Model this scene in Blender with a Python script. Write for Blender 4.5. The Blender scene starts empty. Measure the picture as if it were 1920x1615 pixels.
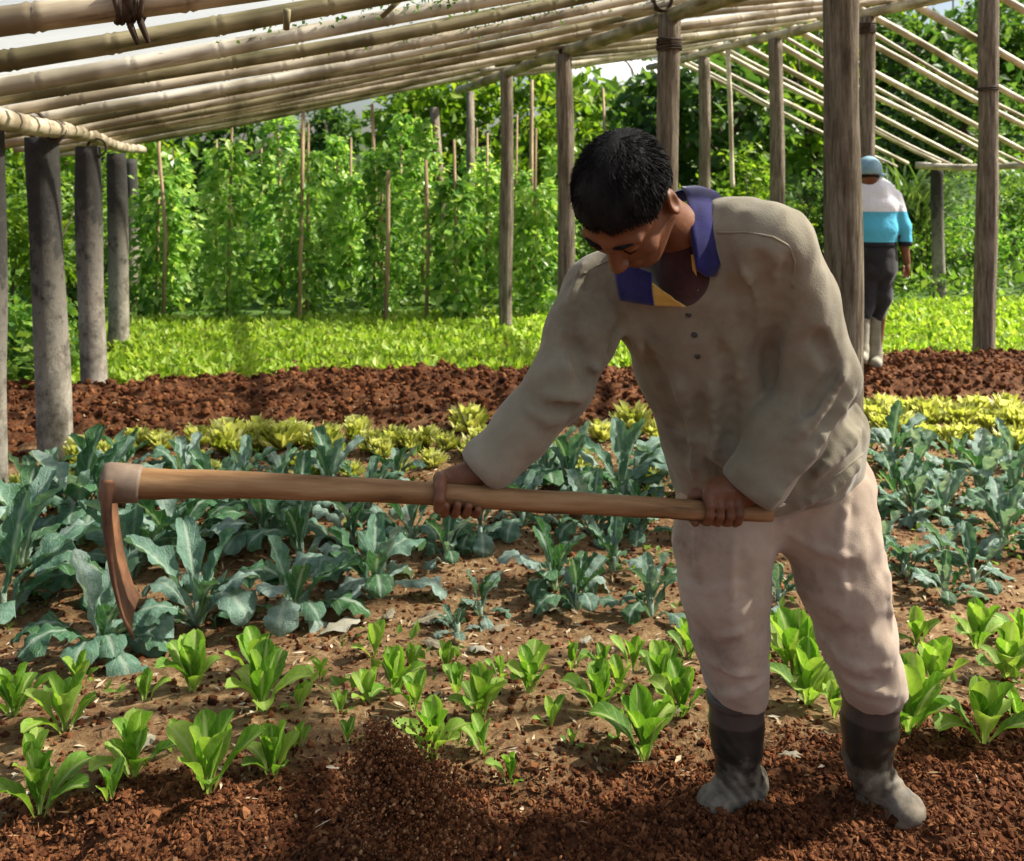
import bpy, math, random
import numpy as np

# ---------------------------------------------------------------- camera, sky, sun, exposure
SC = bpy.context.scene
COL = SC.collection
FPX, CX, HY, CAMZ = 1800.0, 960.0, 319.0, 1.615        # focal length and horizon in photo pixels, eye height in metres
cam_d = bpy.data.cameras.new('camera'); cam = bpy.data.objects.new('camera', cam_d); COL.objects.link(cam)
cam.location = (0, 0, CAMZ); cam.rotation_euler = (math.radians(90), 0, 0)
cam_d.sensor_width = 36; cam_d.lens = 36*FPX/1920
cam_d.shift_y = -(1615/2-HY)/1920
cam_d.clip_start = .05; cam_d.clip_end = 2000
cam_d.dof.use_dof = True; cam_d.dof.focus_distance = 2.1; cam_d.dof.aperture_fstop = 7.0
SC.camera = cam
SUN_AZ, SUN_EL = math.radians(80), math.radians(44)      # azimuth from +Y towards +X
world = bpy.data.worlds.new('World'); SC.world = world; world.use_nodes = True
wn = world.node_tree.nodes; wl = world.node_tree.links
sky = wn.new('ShaderNodeTexSky'); sky.sky_type = 'NISHITA'; sky.sun_disc = False
sky.sun_elevation = SUN_EL; sky.sun_rotation = SUN_AZ; sky.air_density = 1.0; sky.dust_density = 3.0; sky.ozone_density = 1.0
bg = wn['Background']; bg.inputs['Strength'].default_value = .074
wl.new(sky.outputs[0], bg.inputs[0])
sun_d = bpy.data.lights.new('sun', 'SUN'); sun_d.energy = 5.0; sun_d.angle = math.radians(1.0); sun_d.color = (1, .94, .84)
sun = bpy.data.objects.new('sun', sun_d); COL.objects.link(sun)
sun.rotation_euler = (math.pi/2-SUN_EL, 0, math.pi-SUN_AZ)
SC.view_settings.view_transform = 'Standard'; SC.view_settings.look = 'None'
SC.view_settings.exposure = 1.2; SC.view_settings.gamma = 1; SC.view_settings.use_curve_mapping = False
SC.render.engine = 'CYCLES'; SC.cycles.use_denoising = True
SC.cycles.max_bounces = 7; SC.cycles.transparent_max_bounces = 12; SC.cycles.diffuse_bounces = 3
SC.cycles.transmission_bounces = 4; SC.cycles.sample_clamp_indirect = 8

R = np.random.default_rng(7); random.seed(7)
def unit(v): v = np.asarray(v, float); return v/np.linalg.norm(v)
def P(px, py, d): return np.array([(px-CX)*d/FPX, d, CAMZ-(py-HY)*d/FPX])
def sstep(a, b, x): t = np.clip((x-a)/(b-a), 0, 1); return t*t*(3-2*t)

# ---------------------------------------------------------------- noise
def _hash(i, j, k, seed):
    h = (i.astype(np.int64)*374761393 + j.astype(np.int64)*668265263 + k.astype(np.int64)*2147483647 + seed*1274126177) & 0xffffffff
    h = ((h ^ (h >> 13))*1274126177) & 0xffffffff
    return ((h ^ (h >> 16)) & 0xffff)/65535.0
def vnoise(x, y, z=None, seed=0):
    x = np.asarray(x, float); y = np.asarray(y, float); z = np.zeros_like(x) if z is None else np.asarray(z, float)
    i, j, k = np.floor(x), np.floor(y), np.floor(z); fx, fy, fz = x-i, y-j, z-k
    fx, fy, fz = fx*fx*(3-2*fx), fy*fy*(3-2*fy), fz*fz*(3-2*fz); o = 0
    for a in (0, 1):
        for b in (0, 1):
            for c in (0, 1):
                w = (fx if a else 1-fx)*(fy if b else 1-fy)*(fz if c else 1-fz)
                o = o + w*_hash(i+a, j+b, k+c, seed)
    return o*2-1

# ---------------------------------------------------------------- materials
def mat(name, rough=.7, spec=.3):
    m = bpy.data.materials.new(name); m.use_nodes = True
    nt = m.node_tree; b = nt.nodes['Principled BSDF']
    b.inputs['Roughness'].default_value = rough; b.inputs['Specular IOR Level'].default_value = spec
    return m, nt, b
def N(nt, t, **kw):
    n = nt.nodes.new(t)
    for k, v in kw.items(): setattr(n, k, v)
    return n
def ramp(nt, fac, stops):
    r = N(nt, 'ShaderNodeValToRGB'); e = r.color_ramp.elements
    while len(e) < len(stops): e.new(.5)
    for el, (p, c) in zip(e, stops): el.position = p; el.color = (*c, 1)
    nt.links.new(fac, r.inputs[0]); return r.outputs[0]
def noise(nt, scale, detail=4, rough=.6, coord='Object', stretch=None):
    tc = N(nt, 'ShaderNodeTexCoord'); n = N(nt, 'ShaderNodeTexNoise'); out = tc.outputs[coord]
    if stretch:
        mp = N(nt, 'ShaderNodeMapping'); mp.inputs['Scale'].default_value = stretch; nt.links.new(out, mp.inputs[0]); out = mp.outputs[0]
    nt.links.new(out, n.inputs['Vector'])
    n.inputs['Scale'].default_value = scale; n.inputs['Detail'].default_value = detail; n.inputs['Roughness'].default_value = rough
    return n.outputs['Fac']
def mixc(nt, f, a, b, mode='MIX'):
    m = N(nt, 'ShaderNodeMix', data_type='RGBA', blend_type=mode)
    for s, v in ((m.inputs[0], f), (m.inputs[6], a), (m.inputs[7], b)):
        if isinstance(v, (int, float)): s.default_value = v
        elif isinstance(v, tuple): s.default_value = (*v, 1)
        else: nt.links.new(v, s)
    return m.outputs[2]
def bump(nt, b, h, strength, dist=.01):
    n = N(nt, 'ShaderNodeBump'); n.inputs['Strength'].default_value = strength; n.inputs['Distance'].default_value = dist
    nt.links.new(h, n.inputs['Height']); nt.links.new(n.outputs[0], b.inputs['Normal']); return n
def simple(name, stops, scale=8, rough=.75, spec=.3, bstr=.3, bdist=.005, stretch=None, detail=5, bscale=None):
    m, nt, b = mat(name, rough, spec)
    f = noise(nt, scale, detail, stretch=stretch)
    nt.links.new(ramp(nt, f, stops), b.inputs['Base Color'])
    if bstr: bump(nt, b, noise(nt, bscale or scale*3, 5, stretch=stretch), bstr, bdist)
    return m
def attr(nt, name):
    a = N(nt, 'ShaderNodeAttribute'); a.attribute_name = name; return a
def leaf_mat(name, stops, transl=.45, tcol=1.25, rough=.45, rib=None, source='v', crinkle=0, spec=.35):
    """leaf: colour from a random value, paler rib along the middle, light shining through"""
    m, nt, b = mat(name, rough, spec)
    if source == 'v': f = attr(nt, 'v').outputs['Fac']
    else:
        oi = N(nt, 'ShaderNodeObjectInfo'); f = oi.outputs['Random']
        nn = noise(nt, 14, 3); mm = N(nt, 'ShaderNodeMath', operation='MULTIPLY_ADD'); nt.links.new(nn, mm.inputs[0]); mm.inputs[1].default_value = .7
        mm2 = N(nt, 'ShaderNodeMath', operation='MULTIPLY'); nt.links.new(f, mm2.inputs[0]); mm2.inputs[1].default_value = .75
        nt.links.new(mm2.outputs[0], mm.inputs[2]); sb = N(nt, 'ShaderNodeMath', operation='SUBTRACT'); nt.links.new(mm.outputs[0], sb.inputs[0]); sb.inputs[1].default_value = .2; f = sb.outputs[0]
    c = ramp(nt, f, stops)
    if rib:
        uv = attr(nt, 'UVMap'); sp = N(nt, 'ShaderNodeSeparateXYZ'); nt.links.new(uv.outputs['Vector'], sp.inputs[0])
        s1 = N(nt, 'ShaderNodeMath', operation='SUBTRACT'); nt.links.new(sp.outputs[0], s1.inputs[0]); s1.inputs[1].default_value = .5
        ab = N(nt, 'ShaderNodeMath', operation='ABSOLUTE'); nt.links.new(s1.outputs[0], ab.inputs[0])
        mr = N(nt, 'ShaderNodeMapRange'); nt.links.new(ab.outputs[0], mr.inputs[0])
        mr.inputs[1].default_value = .025; mr.inputs[2].default_value = .11; mr.inputs[3].default_value = .85; mr.inputs[4].default_value = 0
        mb = N(nt, 'ShaderNodeMapRange'); nt.links.new(sp.outputs[1], mb.inputs[0])
        mb.inputs[1].default_value = .02; mb.inputs[2].default_value = .34; mb.inputs[3].default_value = .9; mb.inputs[4].default_value = 0
        mx = N(nt, 'ShaderNodeMath', operation='MAXIMUM'); nt.links.new(mr.outputs[0], mx.inputs[0]); nt.links.new(mb.outputs[0], mx.inputs[1])
        # side veins
        wv = N(nt, 'ShaderNodeMath', operation='MULTIPLY_ADD'); nt.links.new(ab.outputs[0], wv.inputs[0]); wv.inputs[1].default_value = -22; 
        v2 = N(nt, 'ShaderNodeMath', operation='MULTIPLY'); nt.links.new(sp.outputs[1], v2.inputs[0]); v2.inputs[1].default_value = 42
        nt.links.new(v2.outputs[0], wv.inputs[2]); sn = N(nt, 'ShaderNodeMath', operation='SINE'); nt.links.new(wv.outputs[0], sn.inputs[0])
        pw = N(nt, 'ShaderNodeMapRange'); nt.links.new(sn.outputs[0], pw.inputs[0]); pw.inputs[1].default_value = .8; pw.inputs[2].default_value = 1; pw.inputs[4].default_value = .3
        mx2 = N(nt, 'ShaderNodeMath', operation='MAXIMUM'); nt.links.new(mx.outputs[0], mx2.inputs[0]); nt.links.new(pw.outputs[0], mx2.inputs[1])
        c = mixc(nt, mx2.outputs[0], c, rib)
        if crinkle:
            h = noise(nt, 70, 3); ad = N(nt, 'ShaderNodeMath', operation='MULTIPLY_ADD'); nt.links.new(mx2.outputs[0], ad.inputs[0]); ad.inputs[1].default_value = -.6; nt.links.new(h, ad.inputs[2])
            bump(nt, b, ad.outputs[0], crinkle, .006)
    nt.links.new(c, b.inputs['Base Color'])
    tr = N(nt, 'ShaderNodeBsdfTranslucent'); nt.links.new(mixc(nt, 1.0, c, (tcol, tcol*1.02, tcol*.55), 'MULTIPLY'), tr.inputs[0])
    ms = N(nt, 'ShaderNodeMixShader'); ms.inputs[0].default_value = transl
    nt.links.new(b.outputs[0], ms.inputs[1]); nt.links.new(tr.outputs[0], ms.inputs[2])
    nt.links.new(ms.outputs[0], nt.nodes['Material Output'].inputs[0])
    return m

# ---------------------------------------------------------------- mesh helpers
def tag(o, label=None, cat=None, group=None, kind=None):
    for k, v in (('label', label), ('category', cat), ('group', group), ('kind', kind)):
        if v: o[k] = v
    return o
def mesh_np(name, V, F, material=None, smooth=True, attrs=None, uv=None):
    V = np.asarray(V, np.float32); F = np.asarray(F, np.int32); n = F.shape[1]
    me = bpy.data.meshes.new(name); me.vertices.add(len(V)); me.vertices.foreach_set('co', V.ravel())
    me.loops.add(F.size); me.loops.foreach_set('vertex_index', F.ravel())
    me.polygons.add(len(F)); me.polygons.foreach_set('loop_start', np.arange(0, F.size, n, dtype=np.int32))
    me.polygons.foreach_set('loop_total', np.full(len(F), n, np.int32))
    me.polygons.foreach_set('use_smooth', np.full(len(F), smooth, bool))
    for k, a in (attrs or {}).items():
        a = np.asarray(a, np.float32)
        if a.ndim == 1: me.attributes.new(k, 'FLOAT', 'POINT').data.foreach_set('value', a)
        else: me.attributes.new(k, 'FLOAT_COLOR', 'POINT').data.foreach_set('color', np.c_[a, np.ones(len(a))].astype(np.float32).ravel())
    if uv is not None:
        l = me.uv_layers.new(name='UVMap'); l.data.foreach_set('uv', np.asarray(uv, np.float32)[F.ravel()].ravel())
    if material: me.materials.append(material)
    me.update(calc_edges=True); me.validate(); return me
def link(name, me, parent=None, loc=(0, 0, 0), rot=(0, 0, 0), sc=1):
    o = bpy.data.objects.new(name, me); COL.objects.link(o); o.parent = parent; o.location = loc; o.rotation_euler = rot
    o.scale = (sc, sc, sc) if isinstance(sc, (int, float)) else sc
    return o
def empty(name, loc=(0, 0, 0)):
    o = bpy.data.objects.new(name, None); o.empty_display_size = .1; COL.objects.link(o); o.location = loc; return o
class MB:
    def __init__(s): s.V = []; s.F = []; s.n = 0
    def add(s, V, F): s.V.append(np.asarray(V, float)); s.F.append(np.asarray(F, int)+s.n); s.n += len(V)
    def mesh(s, name, m, smooth=True): return mesh_np(name, np.concatenate(s.V), np.concatenate(s.F), m, smooth)
def frame(t, up=(0, 0, 1)):
    t = unit(t); u = np.cross(up, t)
    if np.linalg.norm(u) < 1e-3: u = np.cross((1, 0, 0), t)
    u = unit(u); return t, u, np.cross(t, u)
def tube(path, rad, n=10, cap=True, jitter=0, seed=0):
    """quads of a round tube along a path; rad a number, list or (n,2) of radii"""
    path = np.asarray(path, float); m = len(path); rad = np.broadcast_to(np.asarray(rad, float).reshape(-1, 1) if np.ndim(rad) == 1 else np.asarray(rad, float), (m, 2) if np.ndim(rad) == 2 else (m, 1))
    a = np.linspace(0, 2*np.pi, n, endpoint=False); V = []
    up = (0, 0, 1) if abs(unit(path[-1]-path[0])[2]) < .9 else (0, 1, 0)
    rg = np.random.default_rng(seed)
    for i in range(m):
        t, u, w = frame(path[min(i+1, m-1)]-path[max(i-1, 0)], up)
        r0, r1 = rad[i][0], rad[i][-1]; jj = 1+jitter*rg.standard_normal(n)
        V.append(path[i]+np.outer(np.cos(a)*r0*jj, u)+np.outer(np.sin(a)*r1*jj, w))
    V = np.concatenate(V); i, j = np.meshgrid(np.arange(m-1), np.arange(n), indexing='ij'); j2 = (j+1) % n
    F = np.stack([i*n+j, i*n+j2, (i+1)*n+j2, (i+1)*n+j], -1).reshape(-1, 4)
    if cap:
        b = len(V); V = np.concatenate([V, path[:1], path[-1:]]); k = np.arange(n); k2 = (k+1) % n
        F = np.concatenate([F, np.stack([k2, k, np.full(n, b), np.full(n, b)], -1)[:, [0, 1, 2, 2]], np.stack([k, k2, np.full(n, 0)+k2, k], -1)[:0], np.stack([(m-1)*n+k, (m-1)*n+k2, np.full(n, b+1), np.full(n, b+1)], -1)])
        tri = F[:, 2] == F[:, 3]
        # close with real quads: pair neighbouring fan triangles (n is even)
        q = F[~tri]; caps = []
        for c, base, fl in ((b, 0, True), (b+1, (m-1)*n, False)):
            for kk in range(0, n, 2):
                f = [base+kk, base+(kk+1) % n, base+(kk+2) % n, c]; caps.append(f[::-1] if fl else f)
        F = np.concatenate([q, np.array(caps)])
    return V, F
def boxq(c, ax, half):
    ax = np.asarray(ax, float); V = np.array([np.asarray(c)+sum(s*h*a for s, h, a in zip(sg, half, ax)) for sg in [(-1, -1, -1), (1, -1, -1), (1, 1, -1), (-1, 1, -1), (-1, -1, 1), (1, -1, 1), (1, 1, 1), (-1, 1, 1)]])
    return V, np.array([[0, 3, 2, 1], [4, 5, 6, 7], [0, 1, 5, 4], [1, 2, 6, 5], [2, 3, 7, 6], [3, 0, 4, 7]])
def scatter(T, F, pos, X, Y, Z, size, sizey=None):
    """copies of template T at pos with axes X,Y,Z; returns V,F"""
    n = len(pos); size = np.asarray(size, float).reshape(-1, 1); sy = size if sizey is None else np.asarray(sizey, float).reshape(-1, 1)
    V = pos[:, None, :] + (X*size)[:, None, :]*T[None, :, 0:1] + (Y*sy)[:, None, :]*T[None, :, 1:2] + (Z*size)[:, None, :]*T[None, :, 2:3]
    return V.reshape(-1, 3), (F[None]+(np.arange(n)*len(T))[:, None, None]).reshape(-1, F.shape[1])
def rnd_frames(dirs, roll):
    """leaf axis Y along dirs, Z the leaf normal biased upward"""
    Y = dirs/np.linalg.norm(dirs, axis=1, keepdims=True)
    u = np.tile([0, 0, 1.], (len(Y), 1))+.35*R.standard_normal(Y.shape)+roll*R.standard_normal(Y.shape)
    X = np.cross(Y, u); X /= np.maximum(np.linalg.norm(X, axis=1, keepdims=True), 1e-6); return X, Y, np.cross(X, Y)
LEAF_T = np.array([[0, 0, 0], [-.34, .38, .07], [0, .42, -.03], [.34, .38, .07], [0, 1, -.1]], float)
LEAF_F = np.array([[0, 2, 1, 1], [0, 3, 2, 2], [1, 2, 4, 4], [2, 3, 4, 4]])[:, :3]
LONG_T = np.array([[-.06, 0, 0], [.06, 0, 0], [-.1, .4, .04], [.1, .4, .04], [-.07, .75, -.06], [.07, .75, -.06], [0, 1, -.3]], float)
LONG_F = np.array([[0, 1, 3], [0, 3, 2], [2, 3, 5], [2, 5, 4], [4, 5, 6]])
ICO_V = np.array([[0, 0, 1], [.894, 0, .447], [.276, .851, .447], [-.724, .526, .447], [-.724, -.526, .447], [.276, -.851, .447], [.724, .526, -.447], [-.276, .851, -.447], [-.894, 0, -.447], [-.276, -.851, -.447], [.724, -.526, -.447], [0, 0, -1]])
ICO_F = np.array([[0, 1, 2], [0, 2, 3], [0, 3, 4], [0, 4, 5], [0, 5, 1], [1, 6, 2], [2, 7, 3], [3, 8, 4], [4, 9, 5], [5, 10, 1], [2, 6, 7], [3, 7, 8], [4, 8, 9], [5, 9, 10], [1, 10, 6], [6, 11, 7], [7, 11, 8], [8, 11, 9], [9, 11, 10], [10, 11, 6]])
ORD = ['first', 'second', 'third', 'fourth', 'fifth', 'sixth', 'seventh', 'eighth', 'ninth', 'tenth', 'eleventh', 'twelfth', 'thirteenth', 'fourteenth', 'fifteenth', 'sixteenth', 'seventeenth', 'eighteenth', 'nineteenth', 'twentieth', 'twenty-first', 'twenty-second', 'twenty-third']

# ---------------------------------------------------------------- implicit surfaces (bodies, cloth, boots)
def sdf_mesh(f, lo, hi, h, B=8):
    lo = np.asarray(lo, float); nb = np.ceil((np.asarray(hi)-lo)/(h*B)).astype(int)
    bi = np.stack(np.meshgrid(*[np.arange(n) for n in nb], indexing='ij'), -1).reshape(-1, 3)
    c = lo+(bi+.5)*B*h; bi = bi[np.abs(f(c)) < B*h*1.25]
    g = np.stack(np.meshgrid(*[np.arange(B+1)]*3, indexing='ij'), -1).reshape(-1, 3)
    vals = np.concatenate([f((lo+(b[:, None, :]*B+g[None])*h).reshape(-1, 3)) for b in np.array_split(bi, max(1, len(bi)//400))]).reshape(-1, B+1, B+1, B+1)
    dims = nb*B; gid = lambda q: (q[..., 0]*(dims[1]+2)+q[..., 1])*(dims[2]+2)+q[..., 2]
    cs = [(i, j, k) for i in (0, 1) for j in (0, 1) for k in (0, 1)]
    cv = np.stack([vals[:, i:B+i, j:B+j, k:B+k] for i, j, k in cs], -1); ins = cv < 0; s = ins.sum(-1); act = np.argwhere((s > 0) & (s < 8))
    cva = cv[act[:, 0], act[:, 1], act[:, 2], act[:, 3]]; acc = np.zeros((len(act), 3)); cnt = np.zeros(len(act))
    for a in range(8):
        for ax in range(3):
            if cs[a][ax] == 0:
                t2 = list(cs[a]); t2[ax] = 1; b = cs.index(tuple(t2)); va, vb = cva[:, a], cva[:, b]; m = (va < 0) != (vb < 0)
                p = np.tile(np.array(cs[a], float), (len(act), 1)); p[:, ax] = np.where(m, va/np.where(m, va-vb, 1), 0); acc[m] += p[m]; cnt[m] += 1
    cell = bi[act[:, 0]]*B+act[:, 1:]; V = lo+(cell+acc/cnt[:, None])*h; ids = gid(cell+1); order = np.argsort(ids); sid = ids[order]; Fs = []
    for ax in range(3):
        sl = [slice(0, B)]*3; sl2 = list(sl); sl2[ax] = slice(1, B+1); va, vb = vals[(slice(None), *sl)], vals[(slice(None), *sl2)]
        e = np.argwhere((va < 0) != (vb < 0)); q = bi[e[:, 0]]*B+e[:, 1:]; o1, o2 = [(1, 2), (2, 0), (0, 1)][ax]; quad = []
        for d1, d2 in ((-1, -1), (0, -1), (0, 0), (-1, 0)):
            r = q.copy(); r[:, o1] += d1; r[:, o2] += d2; quad.append(gid(r+1))
        quad = np.stack(quad, -1); pos = np.clip(np.searchsorted(sid, quad), 0, len(sid)-1); ok = (sid[pos] == quad).all(1)
        F = order[pos]; fl = va[e[:, 0], e[:, 1], e[:, 2], e[:, 3]] > 0; F[fl] = F[fl][:, ::-1]; Fs.append(F[ok])
    return V, np.concatenate(Fs)
def smin(a, b, k): h = np.maximum(k-np.abs(a-b), 0)/k; return np.minimum(a, b)-h*h*k*.25
def smax(a, b, k): return -smin(-a, -b, k)
def cone(p, a, b, ra, rb):
    a = np.asarray(a, float); ab = np.asarray(b, float)-a; t = np.clip(((p-a)@ab)/(ab@ab), 0, 1)
    return np.linalg.norm(p-a-t[:, None]*ab, axis=1)-(ra+(rb-ra)*t)
def chain(p, pts, rs, k=.01):
    d = None
    for i in range(len(pts)-1):
        c = cone(p, pts[i], pts[i+1], rs[i], rs[i+1]); d = c if d is None else smin(d, c, k)
    return d
def ell(p, c, ax, r):
    q = (p-np.asarray(c))@np.asarray(ax).T; r = np.asarray(r, float)
    k0 = np.linalg.norm(q/r, axis=1); k1 = np.linalg.norm(q/r**2, axis=1); return k0*(k0-1)/np.maximum(k1, 1e-9)
def sect(p, S, k=.02):
    """tube with elliptical sections S = [(centre, lateral, r_lat, r_depth), ...]"""
    d = None
    for (c0, l0, a0, b0), (c1, l1, a1, b1) in zip(S[:-1], S[1:]):
        c0, c1 = np.asarray(c0, float), np.asarray(c1, float); ab = c1-c0; L = np.linalg.norm(ab); t = np.clip(((p-c0)@ab)/L**2, 0, 1)[:, None]
        l = unit(unit(l0)+unit(l1)); l = unit(l-ab*(l@ab)/L**2); w = np.cross(ab/L, l)
        q = p-c0-t*ab; u, v, x = q@l, q@w, q@(ab/L); t = t[:, 0]; ra, rb = a0+(a1-a0)*t, b0+(b1-b0)*t; rm = np.minimum(ra, rb)
        k0 = np.sqrt((u/ra)**2+(v/rb)**2+(x/rm)**2); k1 = np.sqrt((u/ra**2)**2+(v/rb**2)**2+(x/rm**2)**2)
        e = k0*(k0-1)/np.maximum(k1, 1e-6); e = np.where(k0 < .3, -rm*.7, e); d = e if d is None else smin(d, e, k)
    return d
def add_lines(q, dd, lines, groove=False):
    """fold ridges or grooves along 3D lines, each worked out only near the line"""
    for l, r in lines:
        if len(l) < 3: continue
        m_ = np.all((q > l.min(0)-.05) & (q < l.max(0)+.05), axis=1)
        if m_.any():
            c = chain(q[m_], l, np.r_[r*.35, np.full(len(l)-2, r), r*.35], .01); dd[m_] = smax(dd[m_], -c, .016) if groove else smin(dd[m_], c, .013)
    return dd
def hit(f, px, py, d0=1.4, d1=2.8, n=400):
    ds = np.linspace(d0, d1, n); pts = np.stack([(px-CX)*ds/FPX, ds, CAMZ-(py-HY)*ds/FPX], -1); v = f(pts); i = np.argmax(v < 0)
    return pts[i] if v[i] < 0 else None
def hits(f, line, d0=1.4, d1=2.8, n=12):
    line = np.asarray(line, float); s = np.r_[0, np.cumsum(np.linalg.norm(np.diff(line, axis=0), axis=1))]; q = np.linspace(0, s[-1], n)
    out = [hit(f, x, y, d0, d1) for x, y in zip(np.interp(q, s, line[:, 0]), np.interp(q, s, line[:, 1]))]
    return [o for o in out if o is not None]

# ---------------------------------------------------------------- ground
def strip(X, Y): return Y-.17*X                          # distance across the garden beds
def tilled(X, Y):
    X = np.asarray(X, float); Y = np.asarray(Y, float); w = .12*vnoise(X*2.3, Y*2.3, seed=3)+.05*vnoise(X*7, Y*7, seed=4); q = strip(X, Y)
    front = 1-sstep(2.28, 2.55, Y-.10*X+w); back = sstep(5.85, 6.2, q+w)*(1-sstep(7.3, 7.5, q+w*.5))
    return np.maximum(front, back), front, back
def gz(X, Y, fine=True):
    X = np.asarray(X, float); Y = np.asarray(Y, float); q = strip(X, Y); t, fr, bk = tilled(X, Y)
    z = .13*(1-sstep(2.4, 3.4, Y))+.13*sstep(5.95, 6.4, q)*(1-sstep(7.1, 7.55, q))
    z = z+.05*vnoise(X*.8, Y*.8, seed=11)*sstep(2.6, 4, Y)*(1-sstep(9, 12, Y))
    far = sstep(15, 40, Y); z = z+far*4.0*sstep(-2, 14, X)+far*1.2+.5*vnoise(X*.12, Y*.12, seed=9)*sstep(13, 25, Y)
    z = z+sstep(4.5, 10, X)*sstep(11, 18, Y)*1.3
    if fine:
        am = .006+.020*fr+.030*bk
        n = vnoise(X*9, Y*9, seed=1)+.6*vnoise(X*19, Y*19, seed=2)+.35*vnoise(X*38, Y*38, seed=5)
        near = (1-sstep(8, 11, Y))
        z = z+am*n*near+fr*.018*vnoise(X*3.5, Y*4.5, seed=6)
    return z
def G(px, py):
    z = 0.
    for _ in range(12): d = FPX*(CAMZ-z)/(py-HY); z = .5*z+.5*float(gz(np.array([(px-CX)*d/FPX]), np.array([d]), False)[0])
    return np.array([(px-CX)*d/FPX, d, float(gz(np.array([(px-CX)*d/FPX]), np.array([d]))[0])])
def axis_pts(segs): return np.unique(np.concatenate([np.linspace(a, b, n) for a, b, n in segs]))
gx = axis_pts([(-300, -40, 12), (-40, -8, 33), (-8, -3, 60), (-3, 3.5, 290), (3.5, 8, 70), (8, 40, 33), (40, 300, 12)])
gy = axis_pts([(-60, -4, 10), (-4, 1.4, 20), (1.4, 8.2, 300), (8.2, 14, 60), (14, 60, 60), (60, 600, 16)])
GX, GY = np.meshgrid(gx, gy, indexing='ij'); GZ = gz(GX.ravel(), GY.ravel())
nx, ny = GX.shape; ii, jj = np.meshgrid(np.arange(nx-1), np.arange(ny-1), indexing='ij')
GF = np.stack([ii*ny+jj, (ii+1)*ny+jj, (ii+1)*ny+jj+1, ii*ny+jj+1], -1).reshape(-1, 4)
tl, _, _ = tilled(GX.ravel(), GY.ravel()); q_ = strip(GX.ravel(), GY.ravel())
grassy = np.maximum(sstep(10.3, 11.2, q_), sstep(3.3, 4.2, np.abs(GX.ravel()+.6+.3*(GY.ravel()-5)))*sstep(4, 6, GY.ravel())*0)
m_ground, nt, b = mat('soil', .92, .15)
f1 = noise(nt, 3.2, 8, .7); f2 = noise(nt, 26, 6, .7); f3 = noise(nt, 75, 4, .6)
red = ramp(nt, f2, [(.30, (.026, .011, .006)), (.48, (.095, .038, .016)), (.62, (.18, .078, .032)), (.8, (.34, .18, .085))])
tan = ramp(nt, f2, [(.28, (.06, .035, .016)), (.45, (.19, .115, .052)), (.6, (.30, .20, .10)), (.78, (.46, .35, .20))])
tan = mixc(nt, ramp(nt, f1, [(.42, (0, 0, 0)), (.62, (.75, .75, .75))]), tan, ramp(nt, f3, [(.3, (.045, .022, .011)), (.7, (.19, .09, .04))]))
grs = ramp(nt, f2, [(.3, (.03, .06, .012)), (.55, (.08, .15, .03)), (.8, (.16, .24, .06))])
at = attr(nt, 'till'); ag = attr(nt, 'grassy')
c = mixc(nt, at.outputs['Fac'], tan, red); c = mixc(nt, ag.outputs['Fac'], c, grs); nt.links.new(c, b.inputs['Base Color'])
hh = N(nt, 'ShaderNodeMath', operation='MULTIPLY_ADD'); nt.links.new(f3, hh.inputs[0]); hh.inputs[1].default_value = .5; nt.links.new(f2, hh.inputs[2]); bump(nt, b, hh.outputs[0], .8, .02)
me = mesh_np('ground', np.stack([GX.ravel(), GY.ravel(), GZ], -1), GF, m_ground, True, {'till': tl, 'grassy': grassy})
tag(link('ground', me), 'brown garden soil with raised tilled beds', 'ground', kind='structure')

# crumbs and clods of soil, dry litter
m_crumb, nt, b = mat('soil_crumb', .95, .1)
nt.links.new(ramp(nt, attr(nt, 'v').outputs['Fac'], [(0, (.022, .009, .005)), (.35, (.085, .029, .012)), (.7, (.17, .066, .026)), (.95, (.26, .115, .048)), (1, (.38, .22, .11))]), b.inputs['Base Color'])
bump(nt, b, noise(nt, 120, 4), .5, .004)
def crumbs(name, label, pos, size, cat='soil', material=None, vb=0.):
    n = len(pos); fr = unit; A = R.standard_normal((n, 3)); X, Y, Z = rnd_frames(A, 1)
    V, F = scatter(ICO_V, ICO_F, pos, X, Y, Z, size, size*R.uniform(.5, 1.5, n)); V = V+R.standard_normal(V.shape)*np.repeat(size, 12)[:, None]*.16
    v = np.repeat(np.clip(R.beta(2, 2.2, n)+vb, 0, 1), 12)
    return tag(link(name, mesh_np(name, V, F, material or m_crumb, False, {'v': v})), label, cat, kind='stuff')
def field(n, x0, x1, y0, y1, mask):
    X, Y = R.uniform(x0, x1, n), R.uniform(y0, y1, n); k = R.uniform(0, 1, n) < mask(X, Y); return X[k], Y[k]
X, Y = field(30000, -1.4, 1.7, 1.75, 2.75, lambda X, Y: tilled(X, Y)[1])
s = .003+.008*R.beta(1.2, 4, len(X)); crumbs('soil_crumbs', 'loose reddish brown soil crumbs of the freshly hoed bed in front', np.stack([X, Y, gz(X, Y)+s*.4], -1), s)
X, Y = field(1500, -1.4, 1.7, 1.75, 2.75, lambda X, Y: tilled(X, Y)[1])
s = .007+.012*R.beta(1.1, 4, len(X)); crumbs('soil_clumps', 'larger brown soil clods on the freshly hoed bed in front', np.stack([X, Y, gz(X, Y)+s*.2], -1), s)
X, Y = field(16000, -3.4, 5, 5.4, 8.6, lambda X, Y: tilled(X, Y)[2])
s = .010+.03*R.beta(1.1, 4.5, len(X)); crumbs('soil_clods', 'reddish clods on the tilled bed behind the yellow lettuces', np.stack([X, Y, gz(X, Y)+s*.3], -1), s)
X, Y = field(22000, -1.4, 1.7, 1.75, 2.8, lambda X, Y: tilled(X, Y)[1]); n = len(X); D = R.standard_normal((n, 3))*[1, 1, .5]; x_, y_, z_ = rnd_frames(D, .8)
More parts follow.
